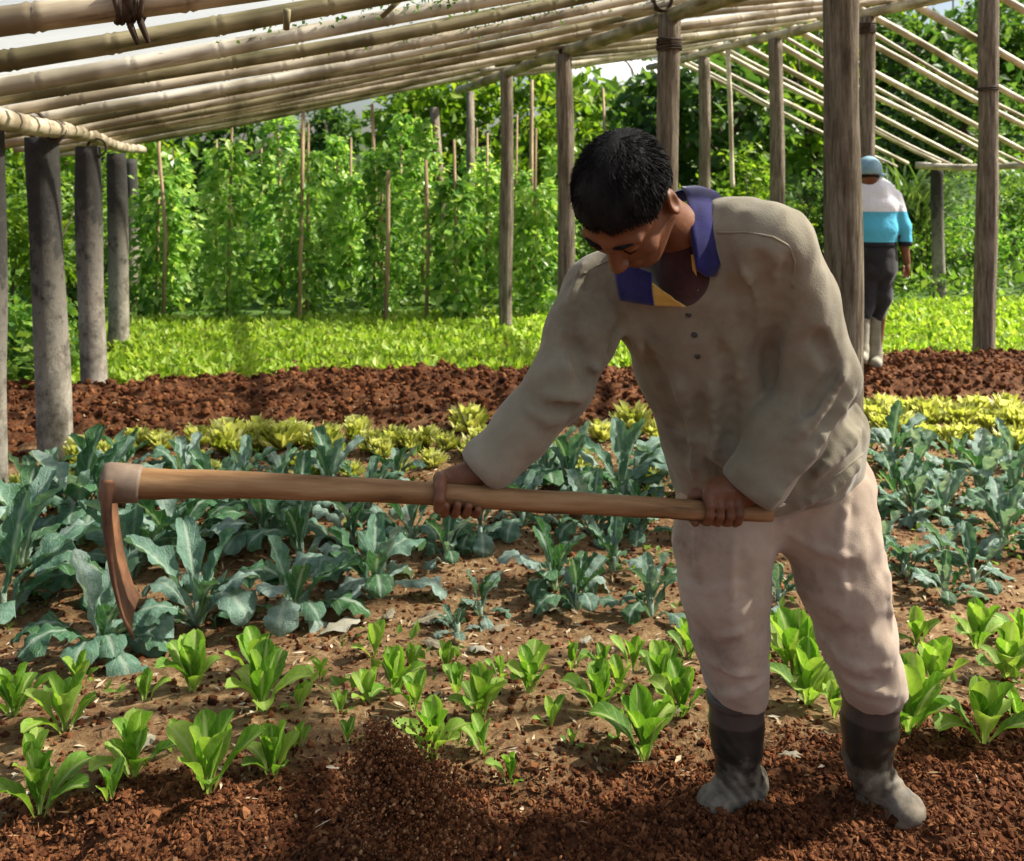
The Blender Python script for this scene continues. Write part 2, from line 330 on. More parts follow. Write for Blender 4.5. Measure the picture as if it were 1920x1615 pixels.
V, F = scatter(LEAF_T, LEAF_F, np.stack([X, Y, gz(X, Y)+R.uniform(.002, .010, n)], -1), x_, y_, z_, R.uniform(.004, .012, n), R.uniform(.008, .030, n))
tag(link('soil_flakes', mesh_np('soil_flakes', V, F, m_crumb, False, {'v': np.repeat(np.clip(R.beta(2, 1.8, n), 0, 1), 5)})), 'brown flakes and fibres lying on the hoed soil in front', 'soil', kind='stuff')
m_litter, nt, b = mat('dry_litter', .85, .2)
nt.links.new(ramp(nt, attr(nt, 'v').outputs['Fac'], [(0, (.05, .025, .012)), (.4, (.16, .09, .04)), (.75, (.36, .26, .14)), (1, (.62, .54, .40))]), b.inputs['Base Color'])
X, Y = field(16000, -2.6, 3.6, 2.1, 6.2, lambda X, Y: (1-tilled(X, Y)[0])*.9+.35)
n = len(X); D = R.standard_normal((n, 3))*[1, 1, .18]; x_, y_, z_ = rnd_frames(D, .2)
V, F = scatter(LEAF_T, LEAF_F, np.stack([X, Y, gz(X, Y)+.004], -1), x_, y_, z_, R.uniform(.006, .02, n), R.uniform(.015, .055, n))
tag(link('dry_litter', mesh_np('dry_litter', V, F, m_litter, False, {'v': np.repeat(R.uniform(0, 1, n), 5)})), 'dry straw and leaf bits strewn between the kale plants', 'litter', kind='stuff')
X, Y = field(12000, -2.6, 3.6, 2.2, 6.1, lambda X, Y: (1-tilled(X, Y)[0]))
s = .004+.012*R.beta(1.2, 4, len(X)); crumbs('soil_pebbles', 'small brown clods on the planted ground between vegetables', np.stack([X, Y, gz(X, Y)+s*.3], -1), s)

# ---------------------------------------------------------------- bamboo shelter: posts, beams, rafters, plastic roof
UA = unit((-.3, 1, 0)); UW = unit((1, .3, 0))              # along the shelter, across it
WL, WM, WR, WE = -.91, 2.716, 5.388, 8.41
def S(w, a, z): return UW*w+UA*a+np.array([0, 0, z])
def roof_z(w): return np.interp(w, [WL-1, WL, WM, WR, WE, WE+.5], [1.80-.24, 1.80, 2.60, 2.96, 1.68, 1.47])
m_post, nt, b = mat('weathered_post', .9, .15)
f = noise(nt, 5, 8, .75, stretch=(9, 9, .7)); g2 = noise(nt, 2.2, 5, .65)
c = ramp(nt, f, [(.30, (.025, .020, .015)), (.42, (.15, .12, .082)), (.56, (.31, .26, .19)), (.74, (.52, .47, .38))])
nt.links.new(mixc(nt, ramp(nt, g2, [(.52, (0, 0, 0)), (.66, (.7, .7, .7))]), c, (.11, .08, .05)), b.inputs['Base Color']); bump(nt, b, f, 1., .04)
m_grey, nt, b = mat('lichen_post', .95, .1)                 # grey trunks of the eave row, mottled darker towards the top
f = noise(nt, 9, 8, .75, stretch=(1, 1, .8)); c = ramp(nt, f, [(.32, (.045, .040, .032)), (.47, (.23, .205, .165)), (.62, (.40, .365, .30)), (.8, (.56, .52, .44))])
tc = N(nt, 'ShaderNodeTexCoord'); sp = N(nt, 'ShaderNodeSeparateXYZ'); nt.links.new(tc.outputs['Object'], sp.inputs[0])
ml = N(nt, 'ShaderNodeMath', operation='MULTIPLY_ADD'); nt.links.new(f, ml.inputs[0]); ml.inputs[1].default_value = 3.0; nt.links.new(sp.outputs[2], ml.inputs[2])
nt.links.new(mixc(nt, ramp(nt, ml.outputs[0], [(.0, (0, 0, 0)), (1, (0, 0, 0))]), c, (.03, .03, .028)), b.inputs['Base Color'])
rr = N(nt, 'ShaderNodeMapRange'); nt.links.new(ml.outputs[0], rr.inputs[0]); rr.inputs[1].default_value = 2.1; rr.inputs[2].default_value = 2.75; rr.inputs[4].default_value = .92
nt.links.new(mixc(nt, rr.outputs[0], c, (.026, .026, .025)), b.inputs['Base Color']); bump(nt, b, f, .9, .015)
def bamboo_mat(name, a, bb, d):
    m, nt, b = mat(name, .55, .35); f = noise(nt, 4, 6, .65, stretch=(.7, 5, 5)); f2 = noise(nt, 1.7, 4, .6)
    c = ramp(nt, f, [(.32, d), (.45, a), (.68, bb)])
    nt.links.new(mixc(nt, ramp(nt, f2, [(.46, (0, 0, 0)), (.6, (.9, .9, .9))]), c, (a[0]*.42, a[1]*.40, a[2]*.34)), b.inputs['Base Color']); bump(nt, b, f, .25, .004); return m
m_bam = [bamboo_mat('old_bamboo', (.46, .38, .26), (.66, .58, .43), (.15, .11, .06)), bamboo_mat('pale_bamboo', (.58, .52, .40), (.76, .71, .58), (.24, .19, .11)),
         bamboo_mat('mossy_bamboo', (.22, .19, .09), (.40, .34, .20), (.07, .075, .025)), bamboo_mat('sunlit_bamboo', (.62, .55, .38), (.78, .72, .54), (.3, .24, .12))]
m_lash = simple('lashing', [(.3, (.02, .014, .01)), (.7, (.09, .06, .04))], 30, .9)
m_plastic, nt, b = mat('roof_plastic', .35, .4)
f = noise(nt, 1.3, 6, .65); b.inputs['Base Color'].default_value = (.78, .79, .80, 1)
nt.links.new(ramp(nt, f, [(.3, (.60, .61, .62)), (.7, (.86, .86, .86))]), b.inputs['Base Color'])
trn = N(nt, 'ShaderNodeBsdfTranslucent'); trn.inputs[0].default_value = (.88, .86, .79, 1); tp = N(nt, 'ShaderNodeBsdfTransparent'); tp.inputs[0].default_value = (.95, .95, .94, 1)
m1 = N(nt, 'ShaderNodeMixShader'); m1.inputs[0].default_value = .5; nt.links.new(b.outputs[0], m1.inputs[1]); nt.links.new(trn.outputs[0], m1.inputs[2])
m2 = N(nt, 'ShaderNodeMixShader'); nt.links.new(ramp(nt, f, [(.3, (.66, .66, .66)), (.7, (.82, .82, .82))]), m2.inputs[0]); nt.links.new(m1.outputs[0], m2.inputs[1]); nt.links.new(tp.outputs[0], m2.inputs[2])
lw = N(nt, 'ShaderNodeLayerWeight'); lw.inputs[0].default_value = .5; fr = N(nt, 'ShaderNodeMath', operation='POWER'); nt.links.new(lw.outputs['Facing'], fr.inputs[0]); fr.inputs[1].default_value = 4.; m3 = N(nt, 'ShaderNodeMixShader'); nt.links.new(fr.outputs[0], m3.inputs[0]); nt.links.new(m2.outputs[0], m3.inputs[1]); nt.links.new(m1.outputs[0], m3.inputs[2])
nt.links.new(m3.outputs[0], nt.nodes['Material Output'].inputs[0])

shelter = tag(empty('bamboo_shelter', S(WM, 4, 0)), 'long open shelter of wooden posts, bamboo rafters and clear plastic roof', 'shelter'); SH = np.array(shelter.location)
def post_mesh(h, r, lean=(0, 0), seed=0, rough=.05, cross=14):
    zs = np.r_[-.25, np.linspace(-.02, h, 26)]; rg = np.random.default_rng(seed); ph = rg.uniform(0, 6, 4)
    path = np.stack([lean[0]*zs/h+.012*np.sin(zs*1.7+ph[0]), lean[1]*zs/h+.012*np.sin(zs*1.4+ph[1]), zs], -1)
    V, F = tube(path, r*(1.06-.10*zs/h+.03*np.sin(zs*4+ph[2])), cross)
    d = V[:-2]; c_ = np.repeat(path, cross, 0); n_ = d-c_; an = np.arctan2(n_[:, 1], n_[:, 0])
    k = 1+rough*(vnoise(np.cos(an)*2.2, np.sin(an)*2.2, d[:, 2]*1.6, seed)+.6*vnoise(np.cos(an)*6, np.sin(an)*6, d[:, 2]*3, seed+1)); V[:-2] = c_+n_*k[:, None]
    return V, F
def post(w, d, h, r, m, lean=(0, 0), seed=0, label=None, name='post', parent=shelter, X=None):
    X = (w*1.0440-.3*d) if X is None else X; z = float(gz(np.array([X]), np.array([d]), False)[0]); V, F = post_mesh(h-z, r, lean, seed)
    o = link(name, mesh_np(name, V, F, m), parent, np.array([X, d, z])-(SH if parent else 0))
    if label: o['label'] = label
    return o
for d, X, h, r, ln in ((4.43, -2.445, 1.80, .085, .02), (5.47, -2.61, 1.80, .090, -.055), (6.70, -2.93, 1.78, .086, -.02), (8.53, -3.5, 1.76, .086, -.01), (11.0, -4.34, 1.74, .084, -.05)):
    post(0, d, h, r, m_grey, (ln, 0), int(d*10), X=X)
for d, X, h, r, ln in ((4.40, 1.515, 2.62, .083, .0), (6.11, 1.0, 2.60, .073, .0), (7.95, .45, 2.57, .071, -.02), (9.63, -.053, 2.60, .066, -.01)):
    post(0, d, h, r, m_post, (ln, 0), int(d*10), X=X)
for d, X, h, r in ((8.4, 3.10, 2.95, .072), (9.78, 2.69, 2.95, .074), (11.25, 2.25, 2.93, .070)):
    post(0, d, h, r, m_post, (0, 0), int(d*10)+3, X=X)
post(0, 8.05, 3.45, .082, m_post, (.05, 0), 5, X=3.96)
post(0, 11.8, 1.62, .072, m_grey, (0, 0), 8, X=5.24)
post(0, 7.9, 1.62, .075, m_grey, (0, 0), 9, X=6.5)
def bamboo(a, b2, r0, r1, m, name='rafter', seed=0, sag=.02, inter=.33, parent=shelter, off=None, n=10):
    a, b2 = np.asarray(a), np.asarray(b2); L = np.linalg.norm(b2-a); rg = np.random.default_rng(seed); ts = [0.]; rs = [1.]; x = rg.uniform(.05, inter)
    while x < L-.03:
        for dx, k in ((-.022, 1.), (-.008, 1.10), (.003, .95), (.010, 1.09), (.024, 1.)): ts.append((x+dx)/L); rs.append(k)
        x += inter*rg.uniform(.85, 1.15)
    ts.append(1.); rs.append(1.); ts = np.array(ts); ph = rg.uniform(0, 6, 3)
    side = unit(np.cross(b2-a, (0, 0, 1))); path = a+np.outer(ts, b2-a)+np.outer(-sag*np.sin(np.pi*ts)+.010*np.sin(ts*9+ph[0]), (0, 0, 1))+np.outer(.014*np.sin(ts*7+ph[1]), side)
    org = SH if parent else a; t, u, w = frame(b2-a); loc = a-org
    V, F = tube(path-a, np.array(rs)*np.linspace(r0, r1, len(ts)), n); M = np.stack([t, u, w]); V = V@M.T     # local x runs along the pole
    o = link(name, mesh_np(name, V, F, m), parent, loc)
    import mathutils; o.rotation_euler = mathutils.Matrix(M.T.tolist()).to_euler(); return o
# beams along the shelter
for w, z, r, m, a0, a1, nm in ((WL, 1.845, .052, m_bam[0], 1.5, 11.4, 'eave_beam'), (WM, 2.60, .055, m_bam[2], -1, 11.3, 'beam'), (WR, 2.99, .05, m_bam[0], 5.0, 11.6, 'ridge_beam')):
    cuts = np.linspace(a0, a1, 3)
    for i in range(2): bamboo(S(w, cuts[i]-.15, z+.012*i), S(w+.02, cuts[i+1]+.15, z-.012*i), r*(1 if i == 0 else .9), r*.85, m, nm, abs(int(w*10))+i, .01, .36)
bamboo(P(1716, 312, 11.75), P(2000, 308, 11.2), .045, .04, m_bam[1], 'eave_beam', 91)
# rafters: left slope in two lengths lapped on the middle beam, right slope bare
ra = [1.1, 1.65, 2.16, 2.60, 3.23, 3.80, 4.40, 4.98, 5.6, 6.2, 6.85, 7.45, 8.1, 8.7, 9.3, 9.95, 10.55]
for i, a in enumerate(ra):
    j = R.uniform(-.06, .06, 4); m = m_bam[[0, 2, 0, 0, 2, 1, 2, 0, 1, 2][i % 10] ]; r = R.uniform(.029, .036) if a > 3 else .039
    bamboo(S(WL-.62, a+j[0], 1.905-.136), S(WM+.35, a+j[1], 2.69+.077), r, r*.85, m, 'rafter', 100+i, .02)
    m = m_bam[[1, 3, 1, 0, 1, 3, 2][i % 7]]; r = R.uniform(.029, .036)
    bamboo(S(WM-.25, a+.1+j[2], 2.66-.034), S(WR+.12, a+j[3]*.6, 3.065+.016), r, r*.9, m, 'rafter', 200+i, .015)
for i, a in enumerate(ra[1:-1]):
    am = (a+ra[i+2])/2+R.uniform(-.05, .05); bamboo(S(WL-.5, am, 1.835), S(WM+.3, am+R.uniform(-.1, .1), 2.80), .014, .010, m_bam[i % 3], 'slat', 400+i, .02, .3, n=6)
for i, d0 in enumerate((7.2, 7.95, 8.5, 9.0, 9.55, 10.1, 10.6, 11.1, 11.65, 12.1)):
    st = np.array([5.625-.3*d0, d0, 3.04]); en = st+np.array([3.05, .915, -1.33])
    bamboo(st-(en-st)*.03, en, R.uniform(.028, .036), .026, m_bam[3], 'rafter', 300+i, .01)
    if i % 2 == 0 and i > 0:
        st2 = st+np.array([-.06, .22, -.03]); bamboo(st2, st2+np.array([3.05, .915, -1.36]), .020, .016, m_bam[1], 'rafter', 330+i, .03)
# thin dead brace and the short hangers tied under the near rafters
for (x0, y0, d0), (x1, y1, d1), r, m in (((755, -10, 3.3), (715, 38, 3.3), .010, m_bam[2]), ((545, 12, 2.75), (546, 62, 2.78), .011, m_bam[2]),
        ((1365, 95, 10.6), (1374, 350, 10.6), .028, m_bam[3])):
    bamboo(P(x0, y0, d0), P(x1, y1, d1), r, r*.85, m, 'tie_stick', int(x0), 0, .2, n=8)
# lashings where posts carry the beams
def lashing(p, axis, r, n=4):
    mb = MB()
    for k in range(n):
        t, u, w = frame(axis); c = np.asarray(p)+t*(k-n/2)*.016; a = np.linspace(0, 2*np.pi, 13); V, F = tube(c+np.outer(np.cos(a)*r, u)+np.outer(np.sin(a)*r, w)+np.outer(.006*np.sin(a*2+k), t), .007, 6, False); mb.add(V, F)
    link('lashing', mb.mesh('lashing', m_lash), shelter, -SH)
for p in (P(60, 232, 4.9), P(100, 245, 5.3), P(182, 277, 6.7), P(1062, 92, 8.0), P(1240, 3, 6.1)): lashing(p, UA if p[1] > 3 else UW, .062)
for a_, px_ in ((2.16, 225), (2.60, 240), (2.60, 258)):
    ws = np.linspace(-1, 1, 400); zz_ = np.interp(ws, [WL-.62, WM+.35], [1.769, 2.767])-.02; q = np.array([S(w, a_, z) for w, z in zip(ws, zz_)]); k = np.argmin(np.abs(CX+FPX*q[:, 0]/q[:, 1]-px_)); p = q[k]; lashing(p, UW, .046, 3)
    V, F = tube(np.array([p+[0, 0, -.02], p+[.012, -.01, -.055], p+[.03, -.01, -.10]]), np.array([.010, .009, .006]), 6); link('tie_stick', mesh_np('tie_stick', V-SH, F, m_lash), shelter)
lashing(np.array([1.0, 6.11, 2.42]), (0, 0, 1), .078, 5); lashing(np.array([3.1, 8.4, 2.86]), (0, 0, 1), .077, 6); lashing(np.array([3.0, 8.05, 2.3])+[.98, 0, 0], (0, 0, 1), .088, 2)
# plastic sheets
def sheet(w0, w1, a0, a1, dz, seed, nw=30, na=70):
    w, a = np.meshgrid(np.linspace(w0, w1, nw), np.linspace(a0, a1, na), indexing='ij'); w, a = w.ravel(), a.ravel()
    z = roof_z(w)+dz+.018*vnoise(w*2.2, a*4.1, seed=seed)+.012*vnoise(w*6, a*7, seed=seed+1)
    V = w[:, None]*UW+a[:, None]*UA+z[:, None]*np.array([0, 0, 1.]); i, j = np.meshgrid(np.arange(nw-1), np.arange(na-1), indexing='ij')
    link('roof_sheet', mesh_np('roof_sheet', V-SH, np.stack([i*na+j, (i+1)*na+j, (i+1)*na+j+1, i*na+j+1], -1).reshape(-1, 4), m_plastic), shelter)
sheet(WL-.62, 1.2, -1.5, 10.8, .175, 21); sheet(1.12, WR+.15, -1.5, 10.8, .205, 25)

# ---------------------------------------------------------------- background greenery
def greens(*st): return list(st)
m_vine = leaf_mat('vine_leaf', [(0, (.035, .11, .02)), (.35, (.11, .26, .04)), (.7, (.25, .44, .075)), (1, (.50, .64, .20))], .5, rough=.35)
m_tree = leaf_mat('tree_leaf', [(0, (.025, .065, .015)), (.5, (.075, .16, .03)), (1, (.20, .32, .06))], .45)
m_bright = leaf_mat('bright_leaf', [(0, (.06, .13, .012)), (.5, (.16, .29, .022)), (1, (.33, .43, .04))], .5)
m_weed = leaf_mat('weed_leaf', [(0, (.05, .12, .015)), (.5, (.14, .26, .035)), (1, (.30, .42, .08))], .45)
m_grass = leaf_mat('grass_blade', [(0, (.03, .07, .015)), (.6, (.09, .16, .035)), (1, (.24, .32, .10))], .4)
m_field = leaf_mat('lettuce_field', [(0, (.15, .28, .022)), (.5, (.34, .50, .05)), (1, (.56, .66, .14))], .45)
m_bark = simple('bark', [(.3, (.04, .03, .02)), (.7, (.16, .12, .085))], 12, .9, bstr=.7, bdist=.02, stretch=(4, 4, 1))
def foliage(name, pos, size, m, parent=None, loc=None, out=None, T=(LEAF_T, LEAF_F), droop=.35, roll=.4, vbias=None, aspect=1.):
    n = len(pos); D = R.standard_normal((n, 3))*.8+(out if out is not None else 0); D[:, 2] -= droop; x, y, z = rnd_frames(D, roll)
    V, F = scatter(T[0], T[1], pos, x, y, z, size, np.asarray(size)*aspect); v = np.clip(R.normal(.5, .24, n)+(0 if vbias is None else vbias), 0, 1)
    o = link(name, mesh_np(name, V-(loc if loc is not None else 0), F, m, False, {'v': np.repeat(v, len(T[0]))}), parent); return o
def blob_pts(n, c, r, clumps, seed, shell=.55):
    """points gathered in clumps inside an uneven ellipsoid"""
    rg = np.random.default_rng(seed); cc = rg.standard_normal((clumps, 3)); cc /= np.linalg.norm(cc, axis=1, keepdims=True); cc *= rg.uniform(shell, 1, (clumps, 1)); cr = rg.uniform(.22, .42, clumps)
    k = rg.integers(0, clumps, n); d = rg.standard_normal((n, 3)); d /= np.linalg.norm(d, axis=1, keepdims=True); d *= rg.uniform(.45, 1, (n, 1))**.5
    p = cc[k]+d*cr[k][:, None]; return np.asarray(c)+p*np.asarray(r), d
def tree(name, base, h, crown_c, crown_r, n, leaf, m, label, cat='tree', clumps=34, seed=0, trunk_r=.12, T=(LEAF_T, LEAF_F), aspect=1., group=None):
    base = np.asarray(base, float); root = tag(empty(name, base), label, cat, group); rg = np.random.default_rng(seed); cc = np.asarray(crown_c, float)
    mb = MB(); top = cc+[0, 0, crown_r[2]*.3]; mid = base+(top-base)*.5+rg.normal(0, .12, 3)
    V, F = tube(np.array([base-[0, 0, .2], base+(mid-base)*.5, mid, top])-base, np.array([trunk_r*1.3, trunk_r, trunk_r*.8, trunk_r*.3]), 8); mb.add(V, F)
    for k in range(9):
        d = unit(rg.normal(0, 1, 3)+[0, 0, .4]); s_ = mid+(top-mid)*rg.uniform(0, .8); e_ = cc+d*np.asarray(crown_r)*.85
        V, F = tube(np.array([s_, (s_+e_)/2+rg.normal(0, .1, 3), e_])-base, np.array([trunk_r*.45, trunk_r*.3, trunk_r*.1]), 6); mb.add(V, F)
    link('trunk', mb.mesh('trunk', m_bark), root)
    p, d = blob_pts(n, cc, crown_r, clumps, seed); o = foliage('crown', p, rg.uniform(.6, 1.3, n)*leaf, m, root, base, d*.5+[0, 0, .2], T, aspect=aspect); o['kind'] = 'stuff'; return root
def on(px, d): X = (px-CX)*d/FPX; return np.array([X, d, float(gz(np.array([X]), np.array([d]), False)[0])])
def bush(px, d, w, h, n, leaf, m, label, cat='bush', seed=0, depth=None, group=None, T=(LEAF_T, LEAF_F)):
    b0 = on(px, d); root = tag(empty('bush', b0), label, cat, group); rg = np.random.default_rng(seed); mb = MB()
    for k in range(7):
        e_ = np.array([rg.normal(0, w*.3), rg.normal(0, w*.25), h*rg.uniform(.5, .9)]); V, F = tube(np.array([[0, 0, -.05], e_*.5+rg.normal(0, .03, 3), e_]), np.array([.018, .012, .005]), 6); mb.add(V, F)
    link('stem', mb.mesh('stem', m_bark), root)
    p, dd = blob_pts(n, b0+[0, 0, h*.5], (w*.5, (depth or w)*.5, h*.52), 22, seed, .3); k = p[:, 2] > b0[2]; o = foliage('foliage', p[k], rg.uniform(.6, 1.3, k.sum())*leaf, m, root, b0, dd[k]*.5+[0, 0, .2], T); o['kind'] = 'stuff'; return root
# climbing beans on stakes
m_stake = simple('stake_wood', [(.3, (.14, .09, .05)), (.6, (.42, .30, .17)), (.85, (.58, .44, .27))], 6, .8, stretch=(3, 3, .5))
rows = [('front', 10.3, [(292, 265), (425, 238), (575, 232), (716, 290), (858, 262), (1000, 240)], 2.0),
        ('middle', 11.7, [(335, 280), (530, 268), (655, 258), (790, 262), (912, 250), (1050, 235)], 2.1),
        ('back', 13.3, [(405, 262), (490, 270), (640, 275), (752, 278), (890, 240), (965, 215)], 2.15)]
for rn, d, lst, hh in rows:
    for k, (px, ty) in enumerate(lst):
        dd = d+R.uniform(-.25, .25); b0 = on(px, dd); h = hh*R.uniform(.72, 1.1); vb = R.uniform(-.02, .28); top = CAMZ+(HY-ty)*dd/FPX-b0[2]
        root = tag(empty('bean_vine', b0), f'climbing bean vine on a thin stake, {ORD[k]} from left in the {rn} vine row', 'vine', 'climbing beans behind the bright lettuce bed')
        ln = R.uniform(-.06, .06, 2); V, F = tube(np.array([[0, 0, -.2], [ln[0]*.5, ln[1], top*.5], [ln[0], ln[1], max(top, h*.9)]]), np.array([.020, .018, .013]), 8); link('stake', mesh_np('stake', V, F, m_stake), root)
        n = 760; t = R.uniform(0, 1, n)**.85; prof = (.07+.18*np.sin(np.pi*np.clip(t*.85+.05, 0, 1))**1.3)*(1+.5*vnoise(t*7, np.full(n, k*3.1+d), seed=31)); an = R.uniform(0, 2*np.pi, n); rad = prof*R.uniform(.35, 1, n)**.6
        p = b0+np.stack([ln[0]*t+rad*np.cos(an)*1.15, rad*np.sin(an), t*h+.03], -1); out = np.stack([np.cos(an), np.sin(an), np.zeros(n)], -1)
        o = foliage('foliage', p, R.uniform(.07, .145, n), m_vine, root, b0, out*.7, droop=.7, vbias=vb); o['kind'] = 'stuff'
# bare stakes between the vines, old poles behind
for k, (px, ty, d, r, nm, lb) in enumerate(((305, 268, 10.1, .02, 'stake', 'bare thin stake close beside the leftmost bean vine'), (560, 208, 10.0, .022, 'stake', 'tall bare stake reaching the roof left of the dark tree'),
        (700, 195, 10.6, .02, 'stake', 'tall bare stake in front of the white sky gap'), (722, 320, 10.0, .024, 'stake', 'pale leaning stake low among the middle vines'), (798, 300, 10.2, .02, 'stake', 'reddish bare stake left of the dark pole'),
        (822, 202, 11.6, .062, 'pole', 'dark weathered pole among the bean vines, left of two'), (878, 172, 12.6, .06, 'pole', 'dark weathered pole among the bean vines, right of two'), (992, 150, 13.5, .03, 'stake', 'thin pole right of the middle post'), (1135, 165, 15, .025, 'stake', 'yellowish stake left of the bent farmer in the far garden'))):
    b0 = on(px, d); h = CAMZ+(HY-ty)*d/FPX-b0[2]; V, F = tube(np.array([[0, 0, -.2], [.03, 0, h*.5], [R.uniform(-.05, .05), 0, h]]), np.array([r*1.05, r, r*.85]), 8)
    tag(link(nm if nm == 'stake' else 'wooden_pole', mesh_np(nm, V, F, m_stake if nm == 'stake' else m_post), None, b0), lb, nm)
# bright lettuce field behind the soil ridge
X, Y = field(90000, -4.6, 8, 6.5, 13, lambda X, Y: (strip(X, Y) > 7.45+.12*np.sin(X*3))*(strip(X, Y) < 10.6)*(.75+.4*np.sin(strip(X, Y)*14)))
k = ~((np.abs(X-3.05) < .25) & (Y < 8.4)); X, Y = X[k], Y[k]; n = len(X)
p = np.stack([X, Y, gz(X, Y)+R.uniform(0, .06, n)], -1)
o = foliage('lettuce_field', p, R.uniform(.045, .10, n), m_field, None, None, np.stack([R.normal(0, .5, n), R.normal(0, .5, n), np.full(n, 1.15)], -1), droop=0, roll=1); tag(o, 'bed of bright yellow-green lettuce reading as one mass behind the soil ridge', 'lettuce bed', kind='stuff')
# low weeds under and behind the vines
X, Y = field(26000, -9, 12, 10.2, 22, lambda X, Y: (strip(X, Y) > 10.45)*1.); n = len(X)
o = foliage('weeds', np.stack([X, Y, gz(X, Y)+R.uniform(0, .32, n)], -1), R.uniform(.06, .16, n), m_weed, None, None, np.array([0, 0, .5]), droop=0); tag(o, 'low green weeds covering the ground behind the beds', 'weeds', kind='stuff')
X, Y = field(7000, -7.5, -3.0, 6.2, 13, lambda X, Y: (X < -3.05-.3*(Y-6.5))*1.); n = len(X)
o = foliage('weeds', np.stack([X, Y, gz(X, Y)+R.uniform(0, .35, n)], -1), R.uniform(.06, .13, n), m_weed, None, None, np.array([0, 0, .5]), droop=0); tag(o, 'green weeds growing outside the left row of posts', 'weeds', kind='stuff')
# far hillside of mixed scrub
X, Y = field(60000, -45, 60, 22, 75, lambda X, Y: np.ones_like(X)); n = len(X)
o = foliage('hillside_scrub', np.stack([X, Y, gz(X, Y, False)+R.uniform(0, 1.5, n)*R.uniform(0, 1, n)], -1), R.uniform(.2, .5, n), m_tree, None, None, np.array([0, 0, .4]), droop=0); tag(o, 'green scrub covering the far hillside', 'scrub', kind='stuff')
# shrubs left of the posts and behind the vines
for px, d, w, h, lf, m, lb in ((15, 8.6, 1.0, 1.5, .10, m_bright, 'yellow-green shrub at the left edge behind the front grey post'), (150, 10.5, 1.3, 1.65, .09, m_weed, 'green shrub seen between the two nearest grey posts'),
        (60, 7.2, .7, .65, .07, m_vine, 'low dark green shrub at the foot of the left grey post'), (230, 13, 1.6, 1.9, .10, m_bright, 'sunlit shrub behind the far end of the grey posts'),
        (1690, 13.2, 1.6, .9, .09, m_weed, 'round green shrub right of the walking person'), (1830, 13.6, 1.8, 1.0, .08, m_vine, 'dark low shrub behind the right tall post'), (1925, 14.6, 1.6, 1.1, .09, m_weed, 'green shrub at the right edge behind the lettuce bed'),
        (1560, 14.2, 1.9, 1.7, .12, m_tree, 'dark shrub behind the large middle post'), (1420, 13.6, 1.6, 1.9, .12, m_bright, 'yellow-green shrub below the roof between far posts'), (1180, 14.5, 1.7, 1.9, .12, m_bright, 'bright shrub behind the head of the bent farmer')):
    bush(px, d, w, h, 1500, lf, m, lb, seed=int(px+d*10))
tree('broadleaf_tree', on(880, 16.5), 3, P(880, 245, 16.5), (1.75, 1.0, 1.15), 3600, .20, m_bright, 'sunlit yellow-green tree above the bean vines', seed=2, trunk_r=.09)
tree('broadleaf_tree', on(1035, 18), 3, P(1050, 255, 18), (1.3, 1.0, 1.3), 2400, .22, m_bright, 'yellow-green tree left of the bent farmer behind the middle posts', seed=12, trunk_r=.09)
tree('large_leaf_tree', on(1340, 15.5), 3, P(1330, 235, 15.5), (1.35, 1.0, 1.45), 2000, .27, m_tree, 'dark large-leaved tree behind the ridge posts', seed=3, trunk_r=.11)
tree('large_leaf_tree', on(1500, 17.5), 3, P(1490, 190, 17.5), (1.2, 1.0, 1.7), 2000, .24, m_bright, 'bright leafy tree left of the large middle post', seed=13, trunk_r=.11)
tree('dark_tree', on(610, 30), 4, P(610, 262, 30), (1.2, 1.0, .9), 2200, .22, m_tree, 'small dark tree against the pale sky gap above the vines', seed=4, trunk_r=.16)
tree('hedge_tree', on(430, 24), 3, P(440, 300, 24), (2.9, 1.2, 1.2), 3200, .24, m_tree, 'wide low tree above the left bean vines', seed=5, trunk_r=.12)
tree('hedge_tree', on(90, 20), 3, P(110, 320, 20), (2.6, 1.2, 1.4), 2600, .22, m_bright, 'sunlit tree beyond the left grey posts', seed=6, trunk_r=.12)
tree('hill_tree', on(1700, 24), 5, P(1700, 130, 24), (2.3, 1.5, 2.6), 3400, .32, m_tree, 'tall dark tree on the slope beyond the bare rafters', seed=7, trunk_r=.18)
tree('hill_tree', on(1880, 27), 5, P(1890, 140, 27), (2.6, 1.5, 2.6), 3400, .32, m_weed, 'tall green tree at the right edge beyond the bare rafters', seed=8, trunk_r=.18)
tree('hill_tree', on(1780, 20), 4, P(1800, 250, 20), (2.0, 1.2, 1.3), 3000, .22, m_tree, 'dark bushy tree above the low eave post', seed=9, trunk_r=.14)
tree('hill_tree', on(1590, 30), 5, P(1590, 60, 30), (2.4, 1.4, 2.6), 2600, .35, m_bright, 'bright tree top showing between the ridge posts', seed=10, trunk_r=.16)
# strap-leaved clump beside the walking person
def strap_clump(px, d, h, n, label, seed):
    b0 = on(px, d); rg = np.random.default_rng(seed); mb = MB(); vs = []
    root = empty('tall_grass', b0); tag(root, label, 'tall grass')
    for k in range(n):
        an = rg.uniform(0, 6.28); sp = rg.uniform(.15, .6)*h; hh = h*rg.uniform(.6, 1); t = np.linspace(0, 1, 7); w = .028*np.sin(np.pi*np.clip(t*.9+.08, 0, 1)); base = rg.normal(0, .12, 3)*[1, 1, 0]
        c = np.stack([base[0]+np.cos(an)*sp*t**1.8, base[1]+np.sin(an)*sp*t**1.8, hh*(1.25*t-.55*t**3*rg.uniform(.6, 1.3))], -1); sd = np.array([-np.sin(an), np.cos(an), .3])
        V = np.concatenate([c-w[:, None]*sd, c+w[:, None]*sd]); i = np.arange(6); mb.add(V, np.stack([i, i+1, i+8, i+7], -1)); vs += [rg.uniform(0, 1)]*14
    o = link('blades', mesh_np('blades', np.concatenate(mb.V), np.concatenate(mb.F), m_grass, True, {'v': vs}), root); o['kind'] = 'stuff'
